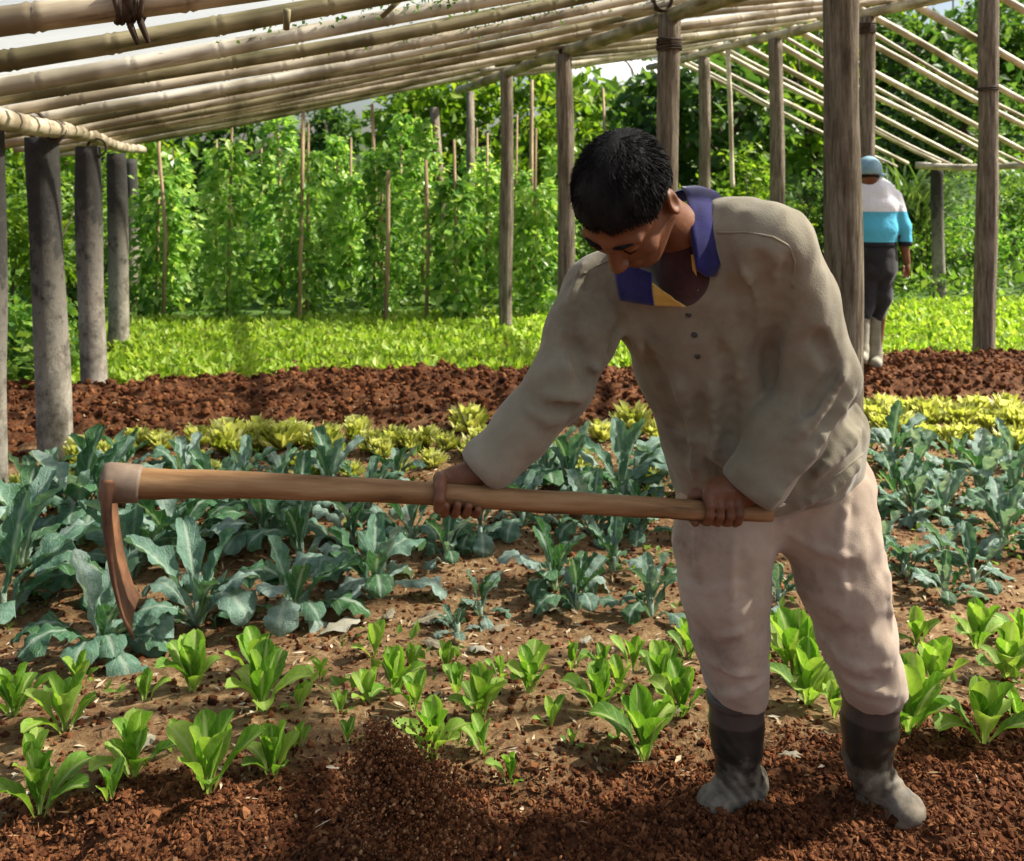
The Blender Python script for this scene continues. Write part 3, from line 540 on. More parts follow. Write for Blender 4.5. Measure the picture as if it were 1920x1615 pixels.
strap_clump(1700, 13.5, 2.1, 260, 'tall clump of hanging strap leaves behind the walking person', 4)
strap_clump(1660, 14.3, 1.9, 160, 'tall grass clump just behind the blue cap', 6)
# far white plastic tunnels
m_tunnel = simple('tunnel_plastic', [(.3, (.70, .72, .74)), (.7, (.84, .85, .86))], 2, .4, bstr=.1)
def tunnel(c, half, label, rz):
    root = tag(empty('plastic_tunnel', c), label, 'greenhouse'); root.rotation_euler = (0, 0, rz); a = np.linspace(0, np.pi, 13); mb = MB()
    V = np.array([[x, -math.cos(t)*half[1], math.sin(t)*half[2]+1.4] for x in (-half[0], half[0]) for t in a]); i = np.arange(12); link('cover', mesh_np('cover', V, np.stack([i, i+1, i+14, i+13], -1), m_tunnel), root)
    for x in np.linspace(-half[0], half[0], 5):
        V, F = tube(np.array([[x, -math.cos(t)*half[1]*1.01, math.sin(t)*half[2]*1.01+1.4] for t in a]), .03, 6); link('hoop', mesh_np('hoop', V, F, m_stake), root)
        for s_ in (-1, 1): V, F = tube(np.array([[x, s_*half[1], -.5], [x, s_*half[1], 1.42]]), .04, 6); link('leg', mesh_np('leg', V, F, m_stake), root)
tunnel(on(1150, 34)+[0, 0, 1.2], (2.6, 2.4, 1.1), 'white plastic tunnel seen left of the second middle post', .2)
tunnel(on(1745, 46)+[0, 0, 3.2], (2.6, 2.4, 1.2), 'white plastic tunnel high on the right slope', -.3)

# ---------------------------------------------------------------- vegetables
def leaf_mesh(name, m, L=1., W=.42, bend=1.0, cup=.25, ruffle=.05, seed=0, nu=7, nt_=13, petiole=.22, wmax=.66, curl=0., bumpy=.006, lobes=0, crink=0.):
    """blade growing from the origin: rises along +Z and bends towards +Y; u across, t along"""
    rg = np.random.default_rng(seed); t = np.linspace(0, 1, nt_); ang = bend*(t**1.6); ds = L/(nt_-1)
    y = np.r_[0, np.cumsum(np.sin((ang[1:]+ang[:-1])/2)*ds)]; z = np.r_[0, np.cumsum(np.cos((ang[1:]+ang[:-1])/2)*ds)]
    pr = np.where(t < petiole, .16+.10*t/petiole, 0)+np.where(t >= petiole, .26+.74*np.sin(np.pi/2*np.clip((t-petiole)/(wmax-petiole), 0, 1))**1.2, 0)
    pr = np.where(t > wmax, np.sqrt(np.clip(1-((t-wmax)/(1.0-wmax))**2.2, .02, 1)), pr)*W/2
    if lobes: pr = pr*(1+.09*np.sin(t*lobes))
    V, UV = [], []; ph = rg.uniform(0, 6, 4); u = np.linspace(-1, 1, nu)
    for i in range(nt_):
        tx, tn = np.array([0, np.sin(ang[i]), np.cos(ang[i])]), np.array([0, -np.cos(ang[i]), np.sin(ang[i])])    # tangent, normal (upper side)
        for uu in u:
            lift = cup*pr[i]*uu*uu+ruffle*uu*uu*np.sin(t[i]*14+ph[0 if uu < 0 else 1])*(t[i] > .2)-curl*pr[i]*uu**4*1.3+bumpy*rg.normal()*(.2 < t[i] < .98)*(abs(uu) > .1)+crink*np.sin(t[i]*36+ph[2]+2*uu)*abs(uu)*pr[i]*(t[i] > .25)
            V.append([uu*pr[i]*(1-.25*cup*abs(uu)), y[i], z[i]]+tn*lift+tx*(.02*L*abs(uu)**2*(t[i] > .8))); UV.append([uu/2+.5, t[i]])
    i, j = np.meshgrid(np.arange(nt_-1), np.arange(nu-1), indexing='ij'); F = np.stack([i*nu+j, i*nu+j+1, (i+1)*nu+j+1, (i+1)*nu+j], -1).reshape(-1, 4)
    return mesh_np(name, V, F, m, True, None, UV)
m_let = leaf_mat('lettuce_leaf', [(0, (.06, .18, .012)), (.5, (.17, .35, .028)), (1, (.38, .54, .09))], .45, rough=.5, rib=(.46, .58, .20), source='r', crinkle=.35)
m_kale = leaf_mat('kale_leaf', [(0, (.035, .12, .018)), (.30, (.05, .15, .055)), (.55, (.11, .225, .15)), (.8, (.20, .31, .25)), (1, (.40, .50, .45))], .25, rough=.42, rib=(.34, .44, .33), source='r', crinkle=.9, spec=.45)
m_yel = leaf_mat('yellow_lettuce', [(0, (.30, .36, .05)), (.5, (.54, .55, .15)), (1, (.74, .74, .38))], .45, rough=.45)
let_in = [leaf_mesh('lettuce_leaf', m_let, 1, .44, b_, .42, .015, s_, 7, 13, .2, .66) for s_, b_ in ((1, .35), (2, .6), (3, .2))]
let_out = [leaf_mesh('lettuce_leaf', m_let, 1, .46, b_, .34, .025, s_, 7, 13, .26, .68) for s_, b_ in ((4, .8), (5, 1.1), (6, 1.4), (7, .6))]
kal_in = [leaf_mesh('kale_leaf', m_kale, 1, .27, b_, .5, .03, s_, 8, 24, .34, .70, bumpy=.005, crink=.2, lobes=22) for s_, b_ in ((11, .5), (12, .9), (13, .3), (10, 1.2))]
kal_out = [leaf_mesh('kale_leaf', m_kale, 1, .37, b_, .1, .05, s_, 8, 24, .40, .74, .25, .006, 24, .22) for s_, b_ in ((14, 1.7), (15, 2.1), (16, 2.6), (17, 1.3), (18, 3.0), (19, 2.3))]
def plant(kind, root, H, n_in, n_out, inner, outer, seed, spread=1., lean=(.04, .32), lo=(.25, .8)):
    rg = np.random.default_rng(seed); a0 = rg.uniform(0, 6.28)
    for k in range(n_out):
        an = a0+k*2.4+rg.normal(0, .25); link('leaf', outer[rg.integers(len(outer))], root, (math.sin(an)*-.012, math.cos(an)*.012, -.004), (-rg.uniform(*lo)*spread, 0, an), H*rg.uniform(.62, 1.0))
    for k in range(n_in):
        an = a0+1+k*2.4+rg.normal(0, .3); link('leaf', inner[rg.integers(len(inner))], root, (0, 0, 0), (-rg.uniform(*lean), 0, an), H*rg.uniform(.82, 1.0))
# (x, y of the foot in the photograph, height in pixels)
LET = [[('front', 'near the picture bottom')], [(74, 1527, 150), (210, 1520, 85), (249, 1459, 140), (391, 1488, 175), (510, 1442, 125), (652, 1395, 62), (810, 1430, 135), (907, 1412, 88), (957, 1465, 72), (1073, 1405, 42), (1209, 1420, 160), (1702, 1374, 175), (1844, 1386, 155), (1908, 1356, 80), (330, 1405, 70), (60, 1455, 95), (560, 1400, 55), (1160, 1385, 75), (860, 1395, 60)],
       [(25, 1342, 130), (122, 1368, 130), (272, 1318, 75), (363, 1295, 125), (490, 1335, 150), (742, 1300, 100), (901, 1350, 120), (994, 1300, 112), (1034, 1363, 75), (1124, 1340, 115), (1277, 1340, 120), (1515, 1318, 140), (1562, 1340, 85), (1753, 1300, 130), (1889, 1270, 120), (640, 1340, 55), (690, 1318, 85), (780, 1335, 90), (860, 1305, 75), (1160, 1305, 90), (560, 1330, 60)],
       [(480, 1272, 110), (703, 1235, 82), (838, 1260, 82), (1073, 1252, 66), (1187, 1258, 88), (1238, 1290, 100), (1487, 1268, 150), (1640, 1262, 100), (1719, 1212, 84), (1833, 1214, 112), (1915, 1200, 80), (1455, 1215, 90), (1290, 1235, 90), (600, 1275, 55), (940, 1275, 60), (150, 1292, 85), (1130, 1262, 70), (770, 1262, 60)]]
for rn, row in zip(('front', 'middle', 'back'), LET[1:]):
    for k, (px, py, h) in enumerate(sorted(row)):
        g = G(px, py); H = h*g[1]/FPX*.84; big = 'large' if H > .22 else 'small' if H < .13 else 'upright'
        r = tag(empty('lettuce', g), f'{big} bright green lettuce, {ORD[k]} from left in the {rn} lettuce row', 'lettuce', 'green lettuces around the farmer')
        no, ni = (5, 5) if H > .13 else (2, 3); plant('lettuce', r, H, ni, no, let_in, let_out, int(px*7+py), 1.0, (.04, .32), (.15, .62))
KAL = [('front', [(7, 1165, 270), (187, 1233, 220), (370, 1173, 210), (547, 1160, 175), (703, 1122, 180), (900, 1152, 90), (857, 1186, 60), (1083, 1143, 120), (1220, 1155, 130), (1695, 1085, 100), (1772, 1126, 90), (1825, 1090, 110), (1460, 1130, 90)]),
       ('second', [(40, 1062, 210), (333, 1046, 175), (493, 1010, 150), (245, 1085, 190), (837, 1052, 110), (900, 1010, 110), (1040, 1105, 145), (1150, 1072, 110), (565, 1050, 150), (1651, 1062, 110), (1775, 1058, 100), (1881, 1020, 130), (660, 1020, 110), (770, 1015, 130)]),
       ('third', [(150, 992, 190), (190, 965, 170), (60, 950, 120), (420, 965, 140), (565, 975, 130), (690, 950, 100), (980, 985, 110), (1110, 1000, 120), (1200, 1010, 100), (1689, 945, 100), (1713, 975, 110), (1840, 935, 130), (1769, 972, 100), (1905, 945, 120)]),
       ('back', [(100, 905, 70), (230, 900, 95), (345, 915, 110), (460, 915, 95), (617, 925, 125), (740, 912, 80), (530, 905, 80), (1023, 912, 125), (1067, 922, 130), (1167, 935, 155), (950, 905, 80), (1673, 865, 125), (1235, 915, 110), (1720, 890, 90), (1895, 870, 80), (1800, 880, 70)])]
for rn, row in KAL:
    for k, (px, py, h) in enumerate(sorted(row)):
        g = G(px, py); H = h*g[1]/FPX*(.98 if px < 600 else .94 if rn in ('front', 'second') else 1.02); r = tag(empty('kale', g), f'blue-green crinkled kale plant, {ORD[k]} from left in the {rn} kale row', 'kale', 'kale plants in the middle bed')
        rg = np.random.default_rng(int(px+py*3)); st = H*.16; V, F = tube(np.array([[0, 0, -.03], [0, 0, st+.02]]), .011, 8); link('stem', mesh_np('stem', V, F, m_kale), r)
        big = H > .24; plant('kale', r, H*1.06, 4, 9 if big else 5, kal_in, kal_out, int(px*3+py), 1., (.05, .55), (.1, 1.0))
# small yellow curly lettuces along the ridge
def curly(seed, n=70):
    rg = np.random.default_rng(seed); mb = MB(); vs = []
    for k in range(n):
        L = rg.uniform(.25, .8); an = rg.uniform(0, 6.28); tl_ = rg.uniform(.15, 1.15); nu, n2 = 8, 4
        u, t = np.meshgrid(np.linspace(-1, 1, nu), np.linspace(0, 1, n2), indexing='ij'); w = (.06+.30*t)*L; ruf = .20*t*np.sin(u*8+rg.uniform(0, 6))*L+.04*rg.normal(size=u.shape)*t
        x, yy, zz = u*w, t*L*math.sin(tl_)+ruf*math.cos(tl_), t*L*math.cos(tl_)-ruf*math.sin(tl_)*-1+.15*t*t*u*u; c, s_ = math.cos(an), math.sin(an)
        V = np.stack([x*c-yy*s_, x*s_+yy*c, zz], -1).reshape(-1, 3); i, j = np.meshgrid(np.arange(nu-1), np.arange(n2-1), indexing='ij'); mb.add(V, np.stack([i*n2+j, (i+1)*n2+j, (i+1)*n2+j+1, i*n2+j+1], -1).reshape(-1, 4)); vs += [np.clip(rg.normal(.5, .25), 0, 1)]*len(V)
    return mesh_np('yellow_lettuce', np.concatenate(mb.V), np.concatenate(mb.F), m_yel, True, {'v': vs})
cur = [curly(k) for k in range(5)]
YL = [('yellow back row left of the farmer', [(262, 842, 60), (305, 848, 50), (370, 838, 52), (425, 852, 78), (480, 842, 62), (527, 846, 66), (560, 838, 60), (612, 846, 62), (668, 828, 56), (700, 850, 55), (742, 842, 52), (800, 836, 56), (838, 846, 50), (880, 812, 60), (905, 850, 60), (1015, 852, 40), (1130, 826, 62), (1190, 818, 70), (1235, 832, 62), (1250, 880, 60)]),
      ('yellow front row behind the kale leaves', [(38, 932, 66), (78, 948, 70), (112, 925, 60), (150, 872, 58), (205, 880, 60), (258, 905, 48), (300, 948, 44), (330, 900, 46), (395, 905, 50), (445, 935, 48), (515, 905, 46), (600, 895, 46), (660, 898, 46), (750, 890, 46), (1085, 890, 50), (1110, 905, 46), (1215, 905, 56)]),
      ('yellow row right of the farmer', [(1640, 800, 66), (1660, 775, 52), (1700, 792, 56), (1735, 800, 60), (1770, 785, 52), (1800, 806, 60), (1830, 786, 54), (1858, 812, 58), (1890, 790, 56), (1915, 812, 60), (1745, 830, 46), (1905, 850, 56), (1680, 822, 50), (1845, 845, 46)])]
rgy = np.random.default_rng(5)
YL.append(('loose yellow middle row among the kale', [(int(x), int(845+rgy.uniform(-12, 45)-(40 if x > 1600 else 0)), int(rgy.uniform(34, 56))) for x in list(np.linspace(140, 1010, 15)+rgy.uniform(-20, 20, 15))+list(np.linspace(1650, 1915, 7)+rgy.uniform(-12, 12, 7))]))
for rn, row in YL:
    for k, (px, py, h) in enumerate(sorted(row)):
        g = G(px, py); tag(link('yellow_lettuce', cur[k % 5], None, g, (0, 0, R.uniform(0, 6)), h*g[1]/FPX*R.uniform(.75, 1.1)), f'curly pale lettuce, {ORD[k]} from left in the {rn}', 'lettuce', 'curly yellow lettuces along the ridge')
# wilted pale leaves and sticks lying on the ground
m_dead = leaf_mat('dead_leaf', [(0, (.20, .17, .10)), (.5, (.32, .29, .20)), (1, (.42, .41, .33))], .15, source='r', crinkle=.5, rib=(.42, .38, .27))
dead = [leaf_mesh('fallen_leaf', m_dead, 1, .4, b_, -.4, .06, s_, 5, 8, .15, .55, bumpy=.03) for s_, b_ in ((21, .5), (22, .9), (23, .3))]
for k, (px, py, L, lb) in enumerate(((735, 1148, .10, 'pale wilted leaf left of the bare soil patch'), (795, 1158, .13, 'largest pale wilted leaf on the tan soil below the hoe handle'), (770, 1178, .12, 'pale wilted leaf just above the paired lettuces'), (790, 1205, .11, 'greyish fallen leaf behind the middle lettuces'), (925, 1228, .10, 'whitish fallen leaf beside the middle lettuce'), (1010, 1140, .09, 'pale twig-like fallen leaf on the bare soil'), (1060, 1160, .12, 'long pale fallen leaf below the kale stems'), (955, 1175, .08, 'small pale fallen leaf on the tan soil'), (1105, 1200, .09, 'whitish crumpled leaf left of the trouser leg'), (600, 1195, .15, 'large fallen grey-green kale leaf on the soil'), (240, 1430, .10, 'dry fallen leaf behind the front lettuces'), (1230, 1345, .08, 'yellowish fallen leaf beside the boot'), (1460, 1420, .06, 'small dry leaf between the boots'))):
    g = G(px, py); tag(link('fallen_leaf', dead[k % 3], None, g+[0, 0, .012], (-1.25, .1, R.uniform(0, 6.28)), L), lb, 'leaf', 'fallen leaves between the vegetables')
X, Y = field(2600, -2.4, 3.4, 2.7, 5.8, lambda X, Y: (1-tilled(X, Y)[0])*(vnoise(X*2.2, Y*2.2, seed=17) > -.1)); n = len(X); k = R.integers(0, n, n); cl = np.stack([X, Y], -1)[k]+R.normal(0, .02, (n, 2)); X, Y = cl[:, 0], cl[:, 1]
o = foliage('seedling_weeds', np.stack([X, Y, gz(X, Y)+R.uniform(.003, .03, n)], -1), R.uniform(.02, .055, n), m_weed, None, None, np.array([0, 0, .7]), droop=0); tag(o, 'tiny green weeds sprouting on the soil between the kale plants', 'weeds', kind='stuff')
V, F = tube(np.array([P(390, 728, 6.95), P(425, 722, 6.98), P(462, 716, 7.0)])+[0, 0, .01], np.array([.016, .014, .012]), 8); tag(link('dry_stick', mesh_np('dry_stick', V, F, m_bam[3])), 'pale dry stick lying on the far soil ridge', 'stick')
# soil thrown up by the hoe, caught in the air
n = 11000; t = R.uniform(0, 1, n)**.8; c0, c1 = P(700, 1405, 1.98), P(800, 1560, 1.98); p = c0+np.outer(t, c1-c0)+np.stack([R.normal(0, 1, n)*(.018+.058*t), R.normal(0, 1, n)*(.02+.05*t), R.normal(0, 1, n)*(.025+.03*t)], -1)
p[:, 2] = np.maximum(p[:, 2], gz(p[:, 0], p[:, 1])+.004); crumbs('flying_soil', 'clump of dark soil crumbs flung up in front of the lettuces', p, .0014+.0060*R.beta(1.1, 5, n), 'soil', vb=.2)

# ---------------------------------------------------------------- the hoe
m_wood = simple('hoe_wood', [(.34, (.055, .028, .012)), (.44, (.21, .112, .046)), (.58, (.33, .19, .085)), (.75, (.45, .30, .16))], 3.5, .62, .25, .5, .004, stretch=(1, 9, 9))
m_rust = simple('rusty_iron', [(.3, (.035, .018, .011)), (.5, (.13, .055, .024)), (.75, (.27, .125, .055))], 14, .75, .4, .5, .003)
m_iron = simple('worn_iron', [(.3, (.10, .065, .04)), (.6, (.25, .185, .13)), (.8, (.36, .29, .22))], 14, .6, .4, .4, .002)
HA, HB = P(205, 905, 1.72), P(1447, 957, 1.93); hdir = unit(HB-HA); HLEN = np.linalg.norm(HB-HA)
hoe = tag(empty('hoe', HA), 'long wooden hoe with a rusty curved blade held by the bent farmer', 'hoe')
ts = np.r_[0, .02, .05, .1, .2, .35, .5, .65, .8, .9, .97, 1.]; rw = np.interp(ts, [0, .06, .2, .5, 1], [.024, .0235, .0225, .0205, .0185]); rh = np.interp(ts, [0, .05, .12, .35, 1], [.029, .028, .0245, .0222, .0188]); rw[-1] *= .93; rh[-1] *= .93
path = np.outer(ts*HLEN, (1, 0, 0)); path[:, 2] += .006*np.sin(ts*5); path[:, 1] += .004*np.sin(ts*7)
ts2 = np.linspace(0, 1, 60); rw, rh = np.interp(ts2, ts, rw), np.interp(ts2, ts, rh); wv = 1+.035*vnoise(ts2*22, ts2*0, seed=41)+.02*vnoise(ts2*60, ts2*0, seed=42); path = np.outer(ts2*HLEN, (1, 0, 0)); path[:, 2] += .006*np.sin(ts2*5)+.0015*vnoise(ts2*16, ts2*0, seed=43); path[:, 1] += .004*np.sin(ts2*7)
V, F = tube(path, np.stack([rw*wv, rh*wv], -1), 14, jitter=.012); ht, hu, hw = frame(hdir); HM = np.stack([ht, hu, hw])
import mathutils
def along(o): o.rotation_euler = mathutils.Matrix(HM.T.tolist()).to_euler(); return o
along(link('handle', mesh_np('handle', V, F, m_wood), hoe))
def hoe_pt(px):      # point on the handle under photo column px
    s_ = [(px-CX)/FPX]; f = lambda t: (HA+hdir*t*HLEN); lo, hi = 0., 1.
    for _ in range(40):
        mdl = (lo+hi)/2; q = f(mdl); lo, hi = (mdl, hi) if q[0]/q[1] < s_[0] else (lo, mdl)
    return f(lo)
V, F = tube(np.array([[-.012, 0, 0], [.0, 0, 0], [.05, 0, 0], [.055, 0, 0]]), np.array([[.027, .034], [.029, .036], [.0275, .034], [.025, .031]]), 14); soc = along(link('socket', mesh_np('socket', V, F, m_iron), hoe))
bl = np.array([(200, 893), (197, 930), (199, 975), (204, 1020), (211, 1065), (221, 1105), (233, 1140), (247, 1163)]); bc = np.array([P(x, y, 1.715) for x, y in bl]); nb_ = len(bc)
wd = unit((-.33, 1, .0)); V, F = [], []; mb = MB()
for i in range(nb_):
    tg = unit(bc[min(i+1, nb_-1)]-bc[max(i-1, 0)]); nm = unit(np.cross(tg, wd)); hwid = np.interp(i, [0, 1, 3, 7], [.045, .062, .078, .088]); th = np.interp(i, [0, 2, 7], [.010, .006, .0022])
    for u in np.linspace(-1, 1, 7):
        for sgn in (-1, 1): V.append(bc[i]+wd*u*hwid+nm*(sgn*th*(1-.3*u*u)+.010*u*u)-HA)
V = np.array(V).reshape(nb_, 7, 2, 3); idx = np.arange(nb_*14).reshape(nb_, 7, 2)
for i in range(nb_-1):
    for j in range(6):
        F.append([idx[i, j, 0], idx[i, j+1, 0], idx[i+1, j+1, 0], idx[i+1, j, 0]]); F.append([idx[i, j, 1], idx[i+1, j, 1], idx[i+1, j+1, 1], idx[i, j+1, 1]])
    for j, o_ in ((0, 0), (6, 1)): q = [idx[i, j, 0], idx[i+1, j, 0], idx[i+1, j, 1], idx[i, j, 1]]; F.append(q if o_ == 0 else q[::-1])
for i, o_ in ((0, 0), (nb_-1, 1)):
    for j in range(6): q = [idx[i, j, 0], idx[i, j, 1], idx[i, j+1, 1], idx[i, j+1, 0]]; F.append(q if o_ == 0 else q[::-1])
link('blade', mesh_np('blade', V.reshape(-1, 3), F, m_rust), hoe)

# ---------------------------------------------------------------- the bent farmer
def cloth_mat(name, stops, scale, rough=.95, weave=260, wstr=.45, fold=9, fstr=.6, extra=None):
    m, nt, b = mat(name, rough, .1); f = noise(nt, scale, 7, .65); c = ramp(nt, f, stops)
    if extra: c = mixc(nt, ramp(nt, noise(nt, extra[1], 6, .7), [(.52, (0, 0, 0)), (.68, (.8, .8, .8))]), c, extra[0])
    nt.links.new(c, b.inputs['Base Color']); b.inputs['Sheen Weight'].default_value = .25
    h1 = noise(nt, weave, 2, .5); h2 = noise(nt, fold, 1.5, .45); ad = N(nt, 'ShaderNodeMath', operation='MULTIPLY_ADD'); nt.links.new(h1, ad.inputs[0]); ad.inputs[1].default_value = .035; nt.links.new(h2, ad.inputs[2])
    bump(nt, b, ad.outputs[0], fstr, .03); return m
m_skin, nt, b = mat('skin', .5, .4)
f = noise(nt, 12, 5); nt.links.new(ramp(nt, f, [(.3, (.115, .045, .021)), (.6, (.20, .084, .040)), (.85, (.27, .125, .066))]), b.inputs['Base Color']); b.inputs['Subsurface Weight'].default_value = .08; b.inputs['Subsurface Radius'].default_value = (.01, .004, .002); bump(nt, b, noise(nt, 110, 5, .7), .35, .003)
m_hair = simple('black_hair', [(.3, (.005, .005, .005)), (.7, (.014, .013, .013))], 20, .68, .12, .4, .006, stretch=(3, 3, .6), bscale=90)
m_sweat = cloth_mat('knit_sweater', [(.25, (.175, .155, .104)), (.5, (.262, .236, .168)), (.75, (.345, .315, .238))], 4.5, extra=((.14, .118, .08), 3.1))
m_pant = cloth_mat('beige_cotton', [(.25, (.31, .235, .17)), (.5, (.44, .345, .26)), (.75, (.54, .44, .345))], 5, extra=((.22, .15, .105), 4.2), weave=400, fstr=.7, fold=10)
m_navy = cloth_mat('navy_cotton', [(.3, (.010, .010, .055)), (.7, (.025, .024, .14))], 20, .8)
m_yelc = cloth_mat('yellow_cotton', [(.3, (.45, .27, .05)), (.7, (.62, .40, .10))], 20, .8)
m_under = cloth_mat('dark_shirt', [(.3, (.03, .012, .012)), (.7, (.07, .028, .026))], 20, .9)
m_btn = simple('button', [(.3, (.02, .018, .015)), (.7, (.05, .045, .04))], 20, .4, bstr=0)
m_boot, nt, b = mat('rubber_boot', .55, .4)
tc = N(nt, 'ShaderNodeTexCoord'); sp = N(nt, 'ShaderNodeSeparateXYZ'); nt.links.new(tc.outputs['Object'], sp.inputs[0]); f = noise(nt, 16, 7, .7)
ad = N(nt, 'ShaderNodeMath', operation='MULTIPLY_ADD'); nt.links.new(f, ad.inputs[0]); ad.inputs[1].default_value = -.42; nt.links.new(sp.outputs[2], ad.inputs[2])
mr = N(nt, 'ShaderNodeMapRange'); nt.links.new(ad.outputs[0], mr.inputs[0]); mr.inputs[1].default_value = -.16; mr.inputs[2].default_value = -.075; mr.inputs[3].default_value = .95; mr.inputs[4].default_value = .08
mt = N(nt, 'ShaderNodeMapRange'); nt.links.new(sp.outputs[2], mt.inputs[0]); mt.inputs[1].default_value = .222; mt.inputs[2].default_value = .228; mt.inputs[4].default_value = .8
dirty = mixc(nt, mr.outputs[0], ramp(nt, f, [(.3, (.008, .010, .009)), (.75, (.028, .030, .026))]), ramp(nt, noise(nt, 30, 5), [(.25, (.06, .048, .035)), (.45, (.17, .14, .10)), (.75, (.31, .27, .20))]))
nt.links.new(mixc(nt, mt.outputs[0], dirty, (.10, .082, .070)), b.inputs['Base Color']); bump(nt, b, f, .25, .004)
rr = N(nt, 'ShaderNodeMapRange'); nt.links.new(mr.outputs[0], rr.inputs[0]); rr.inputs[3].default_value = .30; rr.inputs[4].default_value = .85; nt.links.new(rr.outputs[0], b.inputs['Roughness'])

# joints, left and right as the man himself has them
LS, RS = P(1452, 462, 1.85), P(1125, 540, 1.99)           # shoulders
LE, LW = P(1532, 705, 1.935), P(1398, 922, 1.925)          # left elbow, wrist
RE, RW = P(1052, 722, 1.89), P(893, 884, 1.865)           # right elbow, wrist
NB, HC = P(1302, 452, 1.93), P(1455, 870, 2.20)           # neck base, hip centre
HDC = P(1172, 379, 1.74)                                 # head centre
LH, RH = P(1545, 905, 2.20), P(1362, 915, 2.17)           # hips
LK, RK = P(1610, 1170, 2.17), P(1366, 1165, 2.16)         # knees
LA, RA = P(1632, 1455, 2.23), P(1382, 1460, 2.235)        # ankles
latS, latH = unit(LS-RS), unit((1, .06, 0))
# torso under the sweater and the sweater itself
TOR = [(P(1447, 915, 2.175), latH, .215, .130), (P(1438, 840, 2.15), latH, .215, .136), (P(1408, 760, 2.10), unit(latH+.3*latS), .200, .138), (P(1352, 660, 2.06), unit(latH+latS), .182, .128), (P(1302, 570, 2.00), latS, .168, .112), (P(1285, 505, 1.955), latS, .145, .090), (P(1294, 465, 1.935), latS, .100, .072)]
def sweater_base(p):
    d = sect(p, TOR, .05)
    d = smin(d, chain(p, [P(1312, 446, 1.94), P(1388, 430, 1.90), LS+[-.01, 0, -.005]], [.062, .066, .072], .03), .06)
    d = smin(d, chain(p, [P(1285, 475, 1.94), RS+[.02, 0, 0]], [.06, .066], .03), .06)
    la0 = chain(p, [LS, P(1497, 570, 1.895)], [.080, .078], .04); la = chain(p, [P(1497, 570, 1.895), LE, P(1474, 812, 1.925), P(1420, 900, 1.92), P(1398, 932, 1.92)], [.078, .076, .068, .057, .050], .04)
    ra = chain(p, [RS, P(1088, 630, 1.94), RE, P(975, 810, 1.87), P(915, 868, 1.862), P(898, 884, 1.862)], [.076, .066, .060, .053, .047, .042], .04)
    return smin(smin(smin(d, la0, .045), la, .014), ra, .028)
FOLDS = [  # ridges: (photo line, radius)
    ([(1598, 740), (1545, 810), (1490, 885), (1440, 955)], .011), ([(1620, 800), (1575, 850), (1520, 890)], .010), ([(1585, 690), (1540, 760), (1490, 820)], .010),
    ([(1060, 690), (1090, 700), (1125, 690)], .009), ([(1020, 740), (1060, 750), (1095, 745)], .009), ([(990, 770), (1030, 790), (1060, 785)], .008),
    ([(1130, 560), (1165, 640), (1200, 740)], .009), ([(1180, 600), (1220, 700), (1262, 800)], .009), ([(1270, 700), (1290, 800), (1300, 900)], .009), ([(1330, 720), (1345, 800), (1335, 880)], .009), ([(1400, 560), (1395, 640), (1380, 720)], .008), ([(1480, 960), (1550, 922), (1620, 858)], .009), ([(1390, 500), (1420, 560), (1425, 620)], .008), ([(1095, 500), (1075, 570), (1058, 640)], .007)]
GROOVES = [([(1486, 490), (1466, 560), (1450, 640), (1440, 720)], .013), ([(1610, 770), (1560, 830), (1505, 905)], .009), ([(1160, 600), (1150, 650), (1146, 690)], .015), ([(1210, 640), (1240, 730), (1265, 830)], .012), ([(1350, 640), (1375, 740), (1370, 850)], .012), ([(1075, 640), (1085, 690), (1110, 720)], .010), ([(1530, 620), (1565, 700)], .011), ([(1420, 480), (1440, 560)], .009), ([(1560, 700), (1510, 780)], .008), ([(1040, 755), (1080, 765)], .007), ([(1235, 690), (1270, 780), (1285, 860)], .009), ([(1310, 740), (1322, 820)], .008)]
fold3 = [(np.array(hits(sweater_base, l, n=9)), r*1.15) for l, r in FOLDS]; groo3 = [(np.array(hits(sweater_base, l, n=9)), r) for l, r in GROOVES]
def sweater(p):
    d = sweater_base(p)
    near = np.abs(d) < .035; q = p[near]; dd = d[near]
    dd = add_lines(q, dd, fold3); dd = add_lines(q, dd, groo3, True)
    dd = dd+.0055*vnoise(q[:, 0]*17+q[:, 2]*6, q[:, 1]*17, q[:, 2]*6-q[:, 0]*3, seed=51)+.0035*np.abs(vnoise(q[:, 0]*24-q[:, 2]*9, q[:, 1]*24, q[:, 2]*11, seed=53))+.0022*vnoise(q[:, 0]*40, q[:, 1]*40, q[:, 2]*28, seed=52)
    d[near] = dd
    return d
def hem_cut(p, d):
    """cut the torso at the hem without touching the sleeves"""
    hx = np.clip((p[:, 0]-.36)/.45, 0, 1); zc = .862+.0*hx+.072*hx**2.2     # hem height, rising to his left hip
    arm = np.minimum(chain(p, [LE, P(1474, 812, 1.925), P(1398, 932, 1.92)], [.085, .076, .060]), chain(p, [RS, RE, RW], [.09, .07, .06]))
    return np.where(arm < .02, d, smax(d, zc-p[:, 2], .012))
neck_c, neck_ax = P(1296, 468, 1.875), unit((-.30, -.62, .55))
def sweater_f(p):
    d = hem_cut(p, sweater(p))
    cl = (p-P(1402, 926, 1.92))@unit(LW-P(1474, 812, 1.925)); cr = (p-P(896, 886, 1.862))@unit(RW-RE)
    nl = np.linalg.norm(p-LW, axis=1) < .12; nr = np.linalg.norm(p-RW, axis=1) < .12
    d = np.where(nl, smax(d, cl, .012), d); d = np.where(nr, smax(d, cr, .012), d)
    op = chain(p, [P(1258, 395, 1.90), P(1258, 470, 1.86), P(1270, 540, 1.83), P(1286, 585, 1.85)], [.075, .064, .036, .010], .03)
    return smax(d, -op, .012)
V, F = sdf_mesh(sweater_f, (-.25, 1.55, .75), (.95, 2.5, 1.65), .0055); person_V = V
